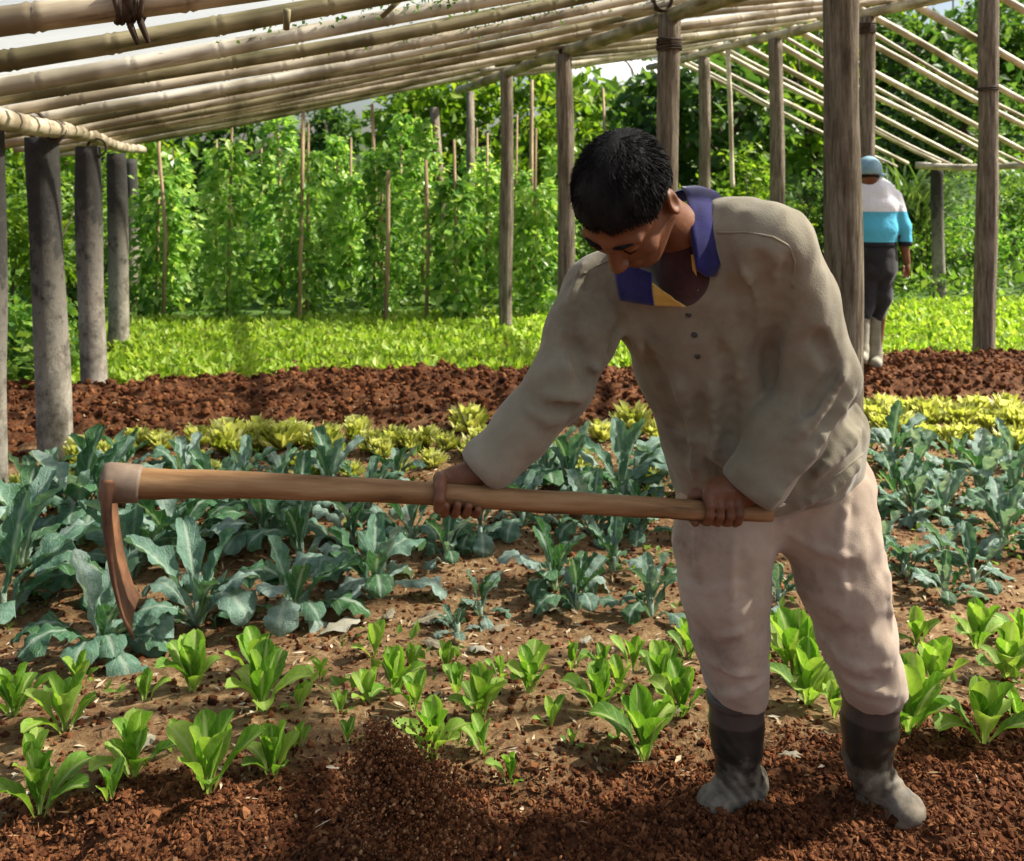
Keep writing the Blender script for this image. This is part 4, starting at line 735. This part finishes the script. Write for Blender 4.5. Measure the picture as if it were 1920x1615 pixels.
root_p = np.array([.62, 2.2, .13])
body_loc = root_p
me_sweater = mesh_np('sweater', V-body_loc, F, m_sweat)
# trousers
def pants_f(p):
    d = sect(p, [(P(1450, 870, 2.20), latH, .200, .122), (P(1452, 925, 2.19), latH, .205, .125)], .03)
    lx = unit((1, .1, 0))
    L = sect(p, [(P(1550, 920, 2.19), lx, .108, .118), (P(1558, 1005, 2.17), lx, .103, .112), (P(1580, 1095, 2.15), lx, .094, .100), (P(1604, 1185, 2.15), lx, .080, .090), (P(1628, 1255, 2.17), lx, .070, .084), (P(1638, 1295, 2.19), lx, .063, .078), (P(1641, 1345, 2.20), lx, .058, .070)], .03)
    Rr = sect(p, [(P(1358, 920, 2.165), lx, .112, .116), (P(1357, 1015, 2.14), lx, .107, .110), (P(1358, 1105, 2.13), lx, .095, .099), (P(1367, 1185, 2.14), lx, .081, .090), (P(1378, 1255, 2.17), lx, .068, .080), (P(1384, 1300, 2.19), lx, .060, .070), (P(1385, 1345, 2.20), lx, .056, .064)], .03)
    d = smin(d, smin(L, Rr, .008), .03); near = np.abs(d) < .05; q = p[near]; dd = d[near]
    dd = add_lines(q, dd, pf)
    d[near] = dd+.0030*vnoise(q[:, 0]*26, q[:, 1]*26, q[:, 2]*5, seed=61)+.0040*np.abs(vnoise(q[:, 0]*15+q[:, 2]*8, q[:, 1]*15, q[:, 2]*16, seed=63))+.002*vnoise(q[:, 0]*45, q[:, 1]*45, q[:, 2]*40, seed=62)
    hl = P(1640, 1330, 2.13); hr_ = P(1383, 1326, 2.13); cut = np.where(p[:, 0] > .66, (hl-p)@unit((-.30, -.10, 1))-.0, (hr_-p)@unit((.22, -.10, 1))); return smax(smax(d, p[:, 2]-1.0, .01), cut, .003)
pf = []
pf = [(np.array(hits(pants_f, l, n=8)), r*.8) for l, r in (([(1480, 1000), (1540, 1035), (1600, 1045)], .007), ([(1548, 1235), (1605, 1285), (1672, 1305)], .013), ([(1532, 1180), (1580, 1240), (1640, 1268)], .010), ([(1655, 940), (1660, 1060), (1672, 1180)], .009), ([(1560, 1225), (1610, 1252), (1668, 1250)], .007),
      ([(1280, 1100), (1330, 1110), (1390, 1095)], .006), ([(1330, 1195), (1385, 1185), (1428, 1160)], .008), ([(1325, 1235), (1370, 1262), (1432, 1262)], .008), ([(1330, 1300), (1385, 1302), (1430, 1275)], .010), ([(1375, 1010), (1370, 1090), (1375, 1160)], .006), ([(1590, 930), (1575, 1010), (1585, 1130)], .008), ([(1300, 960), (1310, 1050), (1300, 1120)], .007), ([(1462, 985), (1500, 960), (1550, 940)], .008))]
V, F = sdf_mesh(pants_f, (.2, 1.9, .3), (1.0, 2.45, 1.05), .0055); me_pants = mesh_np('trousers', V-body_loc, F, m_pant)
# boots
def boot_f(top, ank, heel, toe, side):
    heel, toe = np.asarray(heel), np.asarray(toe); fd = unit((toe-heel)*[1, 1, 0]); ln = np.cross((0, 0, 1), fd); L = np.linalg.norm((toe-heel)[:2])
    def sole_f(p): return smax(sect(p, [(heel+fd*.035+[0, 0, .009], ln, .041, .014), (heel+fd*L*.45+[0, 0, .009], ln, .040, .012), (heel+fd*L*.75+[0, 0, .009], ln, .049, .013), (toe-fd*.036+[0, 0, .009], ln, .043, .012)], .01), heel[2]-p[:, 2], .004)
    def f(p):
        d = sect(p, [(top, ln, .060, .066), (top*.5+ank*.5, ln, .056, .062), (ank+[0, 0, .03], ln, .045, .052), (ank, ln, .043, .054)], .02)
        d = smin(d, sect(p, [(heel+fd*.035+[0, 0, .042], ln, .033, .040), (heel+fd*L*.45+[0, 0, .042], ln, .034, .038), (heel+fd*L*.75+[0, 0, .026], ln, .040, .026), (toe-fd*.036+[0, 0, .022], ln, .034, .021)], .02), .045)
        sole = sect(p, [(heel+fd*.035+[0, 0, .010], ln, .037, .013), (heel+fd*L*.45+[0, 0, .010], ln, .036, .012), (heel+fd*L*.75+[0, 0, .010], ln, .044, .012), (toe-fd*.036+[0, 0, .010], ln, .038, .011)], .01)
        # creases over the instep
        h = (p-ank)@unit(fd+[0, 0, -.8]); band = np.exp(-((h-.030)/.05)**2); d = d+.0016*np.sin(h*300)*band+.0022*vnoise(p[:, 0]*22, p[:, 1]*22, p[:, 2]*34, seed=91)+.003*np.sin((p[:, 2]-ank[2])*62+3*p[:, 0])*np.exp(-((p[:, 2]-ank[2]-.06)/.05)**2)
        d = np.minimum(smax(d, p[:, 2]-top[2], .008), smax(sole, heel[2]*0+(heel[2]-p[:, 2]), .004))
        return smin(d, smax(np.abs(p[:, 2]-top[2]+.012)-.010, sect(p, [(top, ln, .064, .070), (top-[0, 0, .03], ln, .064, .070)], .02), .004), .004)
    return f, sole_f
RB = (P(1380, 1296, 2.205), P(1383, 1440, 2.225), P(1440, 1518, 2.27), P(1303, 1532, 2.20)); LB = (P(1634, 1294, 2.205), P(1625, 1440, 2.235), P(1600, 1505, 2.30), P(1742, 1578, 2.145))
me_boots = []
for tp_, an_, he, to in (RB, LB):
    gzv = .130 if he[0] < .7 else .132; he, to = he*[1, 1, 0]+[0, 0, gzv], to*[1, 1, 0]+[0, 0, gzv]; f, sf = boot_f(tp_, an_, he, to, 1); lo = np.minimum.reduce([tp_, an_, he, to])-.12; hi_ = np.maximum.reduce([tp_, an_, he, to])+.12; V, F = sdf_mesh(f, lo, hi_, .004); me_boots.append((V, F, he, sdf_mesh(sf, lo, hi_, .004)))
# head frame
Fh = unit((-.27, -.33, -.90)); Lh = np.array((.86, -.50, -.08)); Lh = unit(Lh-Fh*(Lh@Fh)); Uh = np.cross(Fh, Lh); HAX = np.stack([Lh, Fh, Uh])
def hp(l, f, u): return HDC+l*Lh+f*Fh+u*Uh
def unit_ear(s_): return np.stack([unit(Lh-s_*.45*Fh*-1*-1), unit(Fh+s_*.45*Lh), Uh])
def head_f(p):
    d = ell(p, hp(0, -.012, .030), HAX, (.077, .098, .088))                       # skull
    d = smin(d, ell(p, hp(0, .030, -.035), HAX, (.062, .066, .082)), .04)         # face block
    d = smin(d, ell(p, hp(0, .052, -.102), HAX, (.034, .034, .026)), .035)        # chin
    for s_ in (-1, 1):
        d = smin(d, cone(p, hp(s_*.060, -.01, -.055), hp(s_*.026, .055, -.108), .020, .014), .03)   # jaw
        d = smin(d, ell(p, hp(s_*.046, .066, -.030), HAX, (.022, .018, .017)), .022)                # cheekbone
        d = smin(d, cone(p, hp(s_*.010, .089, .022), hp(s_*.050, .076, .020), .009, .007), .016)    # brow
        d = smax(d, -ell(p, hp(s_*.031, .097, .002), HAX, (.017, .013, .010)), .016)                # socket
        d = smin(d, ell(p, hp(s_*.031, .081, .001), HAX, (.0135, .0125, .0110)), .006)              # lid
        ear = ell(p, hp(s_*.084, -.014, -.010), unit_ear(s_), (.011, .022, .035)); ear = smax(ear, -ell(p, hp(s_*.095, -.010, -.003), unit_ear(s_), (.009, .012, .020)), .008); d = smin(d, ear, .008)
        d = smin(d, ell(p, hp(s_*.010, .104, -.040), HAX, (.009, .009, .0075)), .008)               # nostril wing
    d = smin(d, chain(p, [hp(0, .088, .012), hp(0, .104, -.018), hp(0, .114, -.036)], [.008, .010, .0115], .008), .014)
    d = smin(d, cone(p, hp(-.017, .089, -.066), hp(.017, .089, -.066), .0075, .0075), .010); d = smin(d, cone(p, hp(-.014, .087, -.078), hp(.014, .087, -.078), .0085, .0085), .010)
    d = smax(d, -chain(p, [hp(-.022, .094, -.0715), hp(0, .101, -.0715), hp(.022, .094, -.0715)], [.0015, .0025, .0015]), .004)
    return d
neckpts = [hp(0, -.030, -.050), P(1268, 432, 1.885), P(1300, 478, 1.96)]
def hand(p, c, A, e1, e2, hr, wrist, fingers, thumb, palm):
    d = None
    def at(ax, th, r): return c+A*ax+(math.cos(th)*e1+math.sin(th)*e2)*r
    for (ax, th0, th1, fr, n_) in fingers:
        ths = np.linspace(th0, th1, n_); pts = [at(ax+.004*k/n_, t, hr+fr*(1.15 if k == 0 else .95)) for k, t in enumerate(ths)]; rs = [fr*k for k in np.linspace(1.12, .86, n_)]
        g = chain(p, pts, rs, .004); g = smin(g, cone(p, at(palm[0], palm[1], hr+.018), pts[0], .016, fr*1.12), .012); d = g if d is None else smin(d, g, .0012)
    pc = at(palm[0], palm[1], hr+.017); pl = ell(p, pc, np.stack([A, math.cos(palm[1])*e1+math.sin(palm[1])*e2, np.cross(A, math.cos(palm[1])*e1+math.sin(palm[1])*e2)]), (.043, .019, .036)); d = smin(d, pl, .012)
    d = smin(d, cone(p, pc, wrist, .024, .026), .02)
    ax0, ax1, th0, th1 = thumb; ths = np.linspace(th0, th1, 5); pts = [pc]+[at(ax0+(ax1-ax0)*k/4, t, hr+.0105) for k, t in enumerate(ths)]; d = smin(d, chain(p, pts, [.016, .0125, .0115, .0108, .0102, .009], .006), .006)
    return smax(d, -(np.linalg.norm((p-c)-np.outer((p-c)@A, A), axis=1)-hr*.9), .002)
e2 = unit(np.array([0, -1, 0])-hdir*(np.array([0, -1, 0])@hdir)); e1 = np.cross(hdir, e2); e1 = e1 if e1[2] > 0 else -e1
rc, lc = hoe_pt(853), hoe_pt(1350); D2 = math.radians
rh_args = (rc, hdir, e1, e2, .0215, RW, [(-.022, D2(-95), D2(-255), .0090, 6), (-.001, D2(-95), D2(-262), .0090, 6), (.020, D2(-92), D2(-258), .0090, 6), (.039, D2(-88), D2(-245), .0084, 6)], (-.030, -.034, D2(-25), D2(115)), (.008, D2(-62)))
lh_args = (lc, hdir, e1, e2, .0190, LW, [(-.032, D2(25), D2(215), .0090, 6), (-.011, D2(25), D2(222), .0090, 6), (.010, D2(22), D2(218), .0090, 6), (.029, D2(18), D2(205), .0086, 6)], (-.045, -.050, D2(-60), D2(-185)), (.004, D2(-12)))
def grp(p, d, f, c, r):
    m_ = np.linalg.norm(p-c, axis=1) < r; o = d.copy()
    if m_.any(): o[m_] = smin(d[m_], f(p[m_]), .012)
    return o
def body_f(p):
    d = sect(p, [(P(1447, 880, 2.19), latH, .13, .07), (P(1360, 660, 2.09), latH, .11, .06), (P(1300, 520, 2.01), latS, .08, .04)], .03)
    d = smin(d, chain(p, neckpts, [.050, .050, .060], .02), .03)
    d = smin(d, chain(p, [RS+[.04, .03, -.01], RS, RE, RW], [.032, .036, .034, .026], .02), .03); d = smin(d, chain(p, [LS+[-.04, .04, -.02], LS+[0, .01, 0], LE, LW], [.032, .036, .034, .026], .02), .03)
    for h_, k_, a_ in ((LH, LK, LA), (RH, RK, RA)): d = smin(d, chain(p, [h_, k_, a_], [.070, .036, .024], .02), .03)
    d = grp(p, d, head_f, HDC, .20); d = grp(p, d, lambda q: hand(q, *rh_args), rc, .13); d = grp(p, d, lambda q: hand(q, *lh_args), lc, .13); return d
V, F = sdf_mesh(body_f, (-.25, 1.5, .12), (.95, 2.5, 1.75), .0030)
farmer = tag(link('person', mesh_np('person', V-body_loc, F, m_skin), None, body_loc), 'bent person in grey-green sweater and muddy black boots swinging a long hoe', 'person')
link('sweater', me_sweater, farmer); swo = farmer.children[0]; link('trousers', me_pants, farmer)
m_sole = simple('muddy_sole', [(.3, (.07, .05, .032)), (.7, (.19, .14, .09))], 20, .9)
for V, F, he, (V2, F2) in me_boots: bo = link('boot', mesh_np('boot', V-he, F, m_boot), farmer, he-body_loc); link('sole', mesh_np('sole', V2-he, F2, m_sole), bo)
# hair: a cap with short tufts
def hair_f(p):
    q = (p-HDC)@HAX.T; l, f_, u = q[:, 0], q[:, 1], q[:, 2]
    d = ell(p, hp(0, -.014, .030), HAX, (.087, .109, .094))
    ed = np.interp(f_, [-.12, -.040, -.030, .012, .030, .055, .085, .12], [-.062, -.058, .020, .024, .030, .050, .064, .066])+.004*vnoise(l*70, f_*70, u*70, seed=71)
    d = smax(d, ed-u, .012)
    return d+.0022*vnoise(l*55, f_*30, u*30, seed=72)
V, F = sdf_mesh(hair_f, HDC-.17, HDC+.17, .004)
# tufts
idx = R.integers(0, len(F), 17000); base = V[F[idx]].mean(1); q = (base-HDC)@HAX.T; keep = ~((np.abs(q[:, 0]) > .055) & (q[:, 1] > -.05) & (q[:, 1] < .03) & (q[:, 2] < .038)); base = base[keep]; q = q[keep]; nh = len(base); out = base-hp(0, -.02, .01); out /= np.linalg.norm(out, axis=1, keepdims=True)
wob = np.stack([vnoise(base[:, 0]*38, base[:, 1]*38, base[:, 2]*38, seed=s_) for s_ in (74, 75, 76)], -1); flow = (base-hp(0, -.07, .10)); flow = flow/np.linalg.norm(flow, axis=1, keepdims=True)+.55*wob+.10*R.standard_normal((nh, 3)); flow -= out*(flow*out).sum(1, keepdims=True); dr = flow/np.linalg.norm(flow, axis=1, keepdims=True)+out*R.uniform(.04, .16, (nh, 1))
x_, y_, z_ = rnd_frames(dr, 1.); tv, tf = scatter(np.array([[-.5, 0, 0], [.5, 0, 0], [.25, .9, -.04], [-.25, .9, -.04]]), np.array([[0, 1, 2, 3]]), base-out*.002, x_, y_, z_, R.uniform(.0008, .0017, nh), R.uniform(.012, .027, nh)*np.where((q[:, 1] > .05) | (q[:, 2] < .05), .6, 1))
link('hair', mesh_np('hair', np.concatenate([V, tv])-body_loc, np.concatenate([F, tf+len(V)]), m_hair), farmer)
# eyebrows
for s_ in (-1, 1):
    pts = [hp(s_*x_, f_, u_) for x_, f_, u_ in ((.012, .0985, .0245), (.028, .0975, .029), (.046, .086, .025))]; V, F = tube(np.array(pts), np.array([.0035, .0042, .002]), 6); link('eyebrow', mesh_np('eyebrow', V-body_loc, F, m_hair), farmer)
    V, F = tube(np.array([hp(s_*x_, f_, u_) for x_, f_, u_ in ((.019, .091, -.004), (.031, .0945, -.0065), (.043, .088, -.003))]), np.array([.0012, .0018, .001]), 6); link('eyelash', mesh_np('eyelash', V-body_loc, F, m_hair), farmer)
# collar wings and placket, lifted slightly off the sweater
def patch(name, rows_, m, th, parent, off=(0, 0, 0), n=8):
    """rows_: list of polylines (3D) with equal counts -> thick sheet"""
    G_ = np.array(rows_, float); r0 = np.linspace(0, 1, G_.shape[0]); r1 = np.linspace(0, 1, n); G_ = np.stack([np.stack([np.interp(r1, r0, G_[:, j, k]) for k in range(3)], -1) for j in range(G_.shape[1])], 1)
    c0 = np.linspace(0, 1, G_.shape[1]); G_ = np.stack([np.stack([np.interp(np.linspace(0, 1, 12), c0, G_[i, :, k]) for k in range(3)], -1) for i in range(n)], 0)
    for _ in range(2): G_[1:-1, 1:-1] = (G_[1:-1, 1:-1]*2+G_[:-2, 1:-1]+G_[2:, 1:-1]+G_[1:-1, :-2]+G_[1:-1, 2:])/6
    nr_, nc_ = G_.shape[:2]; du = np.gradient(G_, axis=0); dv = np.gradient(G_, axis=1); nn_ = np.cross(du, dv); nn_ /= np.maximum(np.linalg.norm(nn_, axis=-1, keepdims=True), 1e-9)
    V = np.concatenate([(G_+nn_*th).reshape(-1, 3), (G_-nn_*th).reshape(-1, 3)]); i, j = np.meshgrid(np.arange(nr_-1), np.arange(nc_-1), indexing='ij'); q = np.stack([i*nc_+j, i*nc_+j+1, (i+1)*nc_+j+1, (i+1)*nc_+j], -1).reshape(-1, 4); k = nr_*nc_
    bd = np.r_[np.arange(nc_), np.arange(1, nr_)*nc_+nc_-1, (nr_-1)*nc_+np.arange(nc_-2, -1, -1), np.arange(nr_-2, 0, -1)*nc_]; b2 = np.roll(bd, -1)
    return link(name, mesh_np(name, V-body_loc, np.concatenate([q, q[:, ::-1]+k, np.stack([bd, bd+k, b2+k, b2], -1)]), m), parent)
def on_sw(px, py, lift=.008, dflt=1.85):
    h = hit(sweater_base, px, py); h = P(px, py, dflt) if h is None else h; return h+unit(np.array([0, 0, CAMZ])-h)*lift
colw = patch('collar', [[P(1278, 352, 1.98), P(1288, 362, 1.90), P(1292, 400, 1.845), P(1297, 450, 1.82), P(1306, 505, 1.815)],
                 [P(1310, 350, 2.00), P(1318, 358, 1.92), P(1326, 400, 1.855), P(1328, 455, 1.83), P(1326, 520, 1.82)],
                 [P(1345, 362, 2.0), P(1352, 372, 1.93), P(1359, 410, 1.875), P(1363, 465, 1.855), P(1342, 518, 1.838)]], m_navy, .0028, farmer)
patch('collar', [[P(1152, 490, 1.90), P(1185, 498, 1.865), P(1222, 512, 1.835)], [P(1155, 525, 1.895), P(1190, 532, 1.86), P(1222, 545, 1.835)], [P(1162, 563, 1.89), P(1196, 569, 1.858), P(1226, 573, 1.84)]], m_navy, .0028, farmer)
patch('collar', [[P(1150, 470, 1.94), P(1165, 440, 1.97), P(1200, 400, 1.99), P(1262, 360, 2.0), P(1300, 352, 1.985)], [P(1148, 490, 1.92), P(1160, 455, 1.98), P(1205, 418, 2.01), P(1265, 380, 2.02), P(1305, 372, 2.005)]], m_navy, .0028, farmer)
patch('placket', [[P(1214, 522, 1.84), P(1218, 548, 1.84), P(1224, 573, 1.845)], [P(1232, 538, 1.835), P(1240, 556, 1.836), P(1254, 574, 1.842)], [P(1258, 556, 1.835), P(1270, 566, 1.836), P(1286, 575, 1.842)]], m_yelc, .002, farmer)
patch('placket', [[P(1296, 478, 1.835), P(1299, 510, 1.835), P(1302, 545, 1.842)], [P(1303, 476, 1.832), P(1306, 510, 1.832), P(1310, 545, 1.84)]], m_yelc, .002, farmer)
V, F = sdf_mesh(lambda p: smax(chain(p, [P(1275, 440, 1.90), P(1285, 520, 1.885), P(1296, 580, 1.90)], [.055, .050, .02], .02), -chain(p, neckpts, [.03, .03, .03]), .01), P(1285, 500, 1.9)-.15, P(1285, 500, 1.9)+.15, .006); link('undershirt', mesh_np('undershirt', V-body_loc, F, m_under), farmer)
for px, py in ((1291, 590), (1302, 628), (1308, 668)):
    h = hit(sweater_f, px, py)
    if h is not None:
        nrm = unit(np.array([0, 0, CAMZ])-h); t_, u_, w_ = frame(nrm); V, F = tube(np.array([h-nrm*.002, h+nrm*.003, h+nrm*.004]), np.array([.006, .006, .0045]), 12); link('button', mesh_np('button', V-body_loc, F, m_btn), swo)
for ln in ([(1345, 437), (1400, 436), (1450, 445), (1480, 462), (1490, 490), (1486, 540)], [(1093, 515), (1118, 500), (1150, 485)], [(1455, 952), (1540, 916), (1618, 850)]):
    l = np.array(hits(sweater_f, ln, n=22))
    if len(l) > 3: V, F = tube(l+np.array([0, -.001, 0]), .0028, 6); link('seam', mesh_np('seam', V-body_loc, F, m_sweat), swo)

# ---------------------------------------------------------------- the walking person
m_jer, nt, b = mat('two_tone_jersey', .8, .2)
tc = N(nt, 'ShaderNodeTexCoord'); sp = N(nt, 'ShaderNodeSeparateXYZ'); nt.links.new(tc.outputs['Object'], sp.inputs[0]); r_ = N(nt, 'ShaderNodeValToRGB'); r_.color_ramp.interpolation = 'CONSTANT'; el = r_.color_ramp.elements
mr = N(nt, 'ShaderNodeMapRange'); nt.links.new(sp.outputs[2], mr.inputs[0]); mr.inputs[1].default_value = 0; mr.inputs[2].default_value = 2.
nt.links.new(mr.outputs[0], r_.inputs[0]); el[0].color = (.02, .025, .035, 1); el[1].position = .478; el[1].color = (.10, .48, .68, 1); e3 = el.new(.592); e3.color = (.80, .82, .86, 1); nt.links.new(r_.outputs[0], b.inputs['Base Color']); bump(nt, b, noise(nt, 9, 4), .5, .03)
m_blk = cloth_mat('black_cotton', [(.3, (.012, .012, .014)), (.7, (.035, .034, .036))], 9, .85)
m_cap = simple('blue_cap', [(.3, (.16, .30, .38)), (.7, (.28, .45, .52))], 12, .8)
m_gum = simple('muddy_gumboot', [(.3, (.19, .175, .13)), (.7, (.36, .33, .25))], 14, .8)
wp = G(1640, 688); wz = wp[2]; D0 = wp[1]
def Q(px, py, dd=0): return P(px, py, D0+dd)
def tors(p): return smin(smin(smin(sect(p, [(Q(1642, 478), (1, 0, 0), .150, .105), (Q(1643, 430), (1, 0, 0), .155, .11), (Q(1644, 385), (1, 0, 0), .165, .10), (Q(1641, 358), (1, 0, 0), .14, .08), (Q(1637, 340), (1, 0, 0), .07, .06)], .04), chain(p, [Q(1676, 370), Q(1693, 425), Q(1698, 462)], [.062, .056, .050], .03), .012), chain(p, [Q(1608, 370), Q(1594, 425), Q(1590, 462)], [.062, .056, .050], .03), .012), 9, .01)+.006*vnoise(p[:, 0]*9, p[:, 1]*9, p[:, 2]*7, seed=81)
def skn(p):
    d = chain(p, [Q(1632, 345), Q(1630, 318)], [.055, .05], .01); d = smin(d, ell(p, Q(1630, 322, -.01), np.eye(3), (.075, .095, .11)), .03); d = smin(d, sect(p, [(Q(1645, 470), (1, 0, 0), .12, .08), (Q(1640, 360), (1, 0, 0), .1, .06)], .02), .03)
    for xs in (((1678, 372), (1692, 440), (1700, 490)), ((1608, 372), (1597, 440), (1590, 490))): d = smin(d, chain(p, [Q(*q) for q in xs], [.045, .04, .028], .02), .02)
    for cx in (1700, 1590):
        d = smin(d, ell(p, Q(cx, 503), np.eye(3), (.022, .035, .045)), .015)
        for k in range(4): d = smin(d, cone(p, Q(cx-4+k*3, 508, -.03+.02*k), Q(cx-5+k*2.5, 520, -.03+.02*k), .0095, .008), .006)
        d = smin(d, cone(p, Q(cx-6, 500, -.03), Q(cx-8, 514, -.05), .011, .009), .008)
    for a_, k_, f_ in ((1627, 1624, 1622), (1658, 1652, 1645)): d = smin(d, chain(p, [Q(a_, 490), Q(k_, 580), Q(f_, 672)], [.07, .04, .025], .02), .03)
    return d
V, F = sdf_mesh(skn, (2.2, D0-.5, 0), (3.6, D0+.5, 1.9), .009); walker = tag(link('person', mesh_np('person', V-wp, F, m_skin), None, wp), 'walking person in white and blue jersey and pale blue cap seen from behind', 'person')
V, F = sdf_mesh(lambda p: smax(tors(p), wz+.925-p[:, 2]+0*p[:, 0], .01), (2.2, D0-.5, .7), (3.6, D0+.5, 1.8), .010); link('jersey', mesh_np('jersey', V-wp, F, m_jer), walker)
V, F = sdf_mesh(lambda p: smin(smin(sect(p, [(Q(1642, 470), (1, 0, 0), .155, .105), (Q(1642, 505), (1, 0, 0), .16, .11)], .03), chain(p, [Q(1658, 500), Q(1652, 555), Q(1643, 592, .02)], [.085, .076, .064], .03), .03), chain(p, [Q(1628, 500), Q(1624, 555), Q(1618, 590, -.05)], [.085, .076, .062], .03), .02)+.006*vnoise(p[:, 0]*12, p[:, 1]*12, p[:, 2]*10, seed=83), (2.2, D0-.5, .2), (3.6, D0+.5, 1.3), .010); link('trousers', mesh_np('trousers', V-wp, F, m_blk), walker)
for pts, rs in (([Q(1641, 596, .02), Q(1640, 665, .02), Q(1641, 679, .03), Q(1643, 683, -.10)], [.062, .054, .048, .042]), ([Q(1617, 592, -.05), Q(1616, 655, -.09), Q(1616, 668, -.08), Q(1616, 672, -.2)], [.055, .048, .045, .04])):
    V, F = sdf_mesh(lambda p: chain(p, pts, rs, .02), np.min(pts, 0)-.12, np.max(pts, 0)+.12, .009); link('boot', mesh_np('boot', V-wp, F, m_gum), walker)
V, F = sdf_mesh(lambda p: np.minimum(smax(ell(p, Q(1629, 319), np.eye(3), (.092, .112, .105)), Q(0, 327)[2]-p[:, 2], .006), smax(ell(p, Q(1633, 328, .06), np.eye(3), (.105, .15, .018)), Q(0, 331)[2]-p[:, 2], .004)), Q(1630, 320)-.3, Q(1630, 320)+.3, .009); link('cap', mesh_np('cap', V-wp, F, m_cap), walker)
V, F = sdf_mesh(lambda p: smax(ell(p, Q(1630, 324, -.008), np.eye(3), (.078, .098, .085)), p[:, 2]-Q(0, 326)[2], .005)+0*p[:, 0], Q(1630, 320)-.3, Q(1630, 320)+.3, .009); V_ = V[:, 2] > -9; link('hair', mesh_np('hair', V-wp, F, m_hair), walker)

# soil heaped against the boots
n = 2000; cx_ = R.integers(0, 2, n); c_ = np.array([[.45, 2.15], [.57, 2.18]])[cx_]; X, Y = c_[:, 0]+R.normal(0, .075, n), c_[:, 1]+R.normal(0, .045, n)
hgt = .035*np.exp(-(((X-c_[:, 0])/.09)**2+((Y-c_[:, 1])/.055)**2)); s_ = .003+.008*R.beta(1.2, 4, n)
crumbs('boot_soil', 'loose soil heaped around the muddy boots', np.stack([X, Y, gz(X, Y)+hgt*R.uniform(.2, 1, n)], -1), s_)
# moss and dead leaf bits caught on the rafters
n = 1500; k = R.integers(0, 5, n); a_ = np.array([3.23, 3.80, 4.40, 4.98, 5.6, 2.6])[k]+R.normal(0, .03, n); w_ = np.clip(R.normal(np.array([1.2, .9, 1.6, 1.3, 1.9, -.1])[k], .45), -.8, 2.7)
p = w_[:, None]*UW+a_[:, None]*UA+(roof_z(w_)+.105+R.uniform(-.02, .05, n))[:, None]*np.array([0, 0, 1.]); o = foliage('moss', p-SH, R.uniform(.010, .03, n), m_tree, shelter, None, np.array([0, 0, -.2])); o['kind'] = 'stuff'
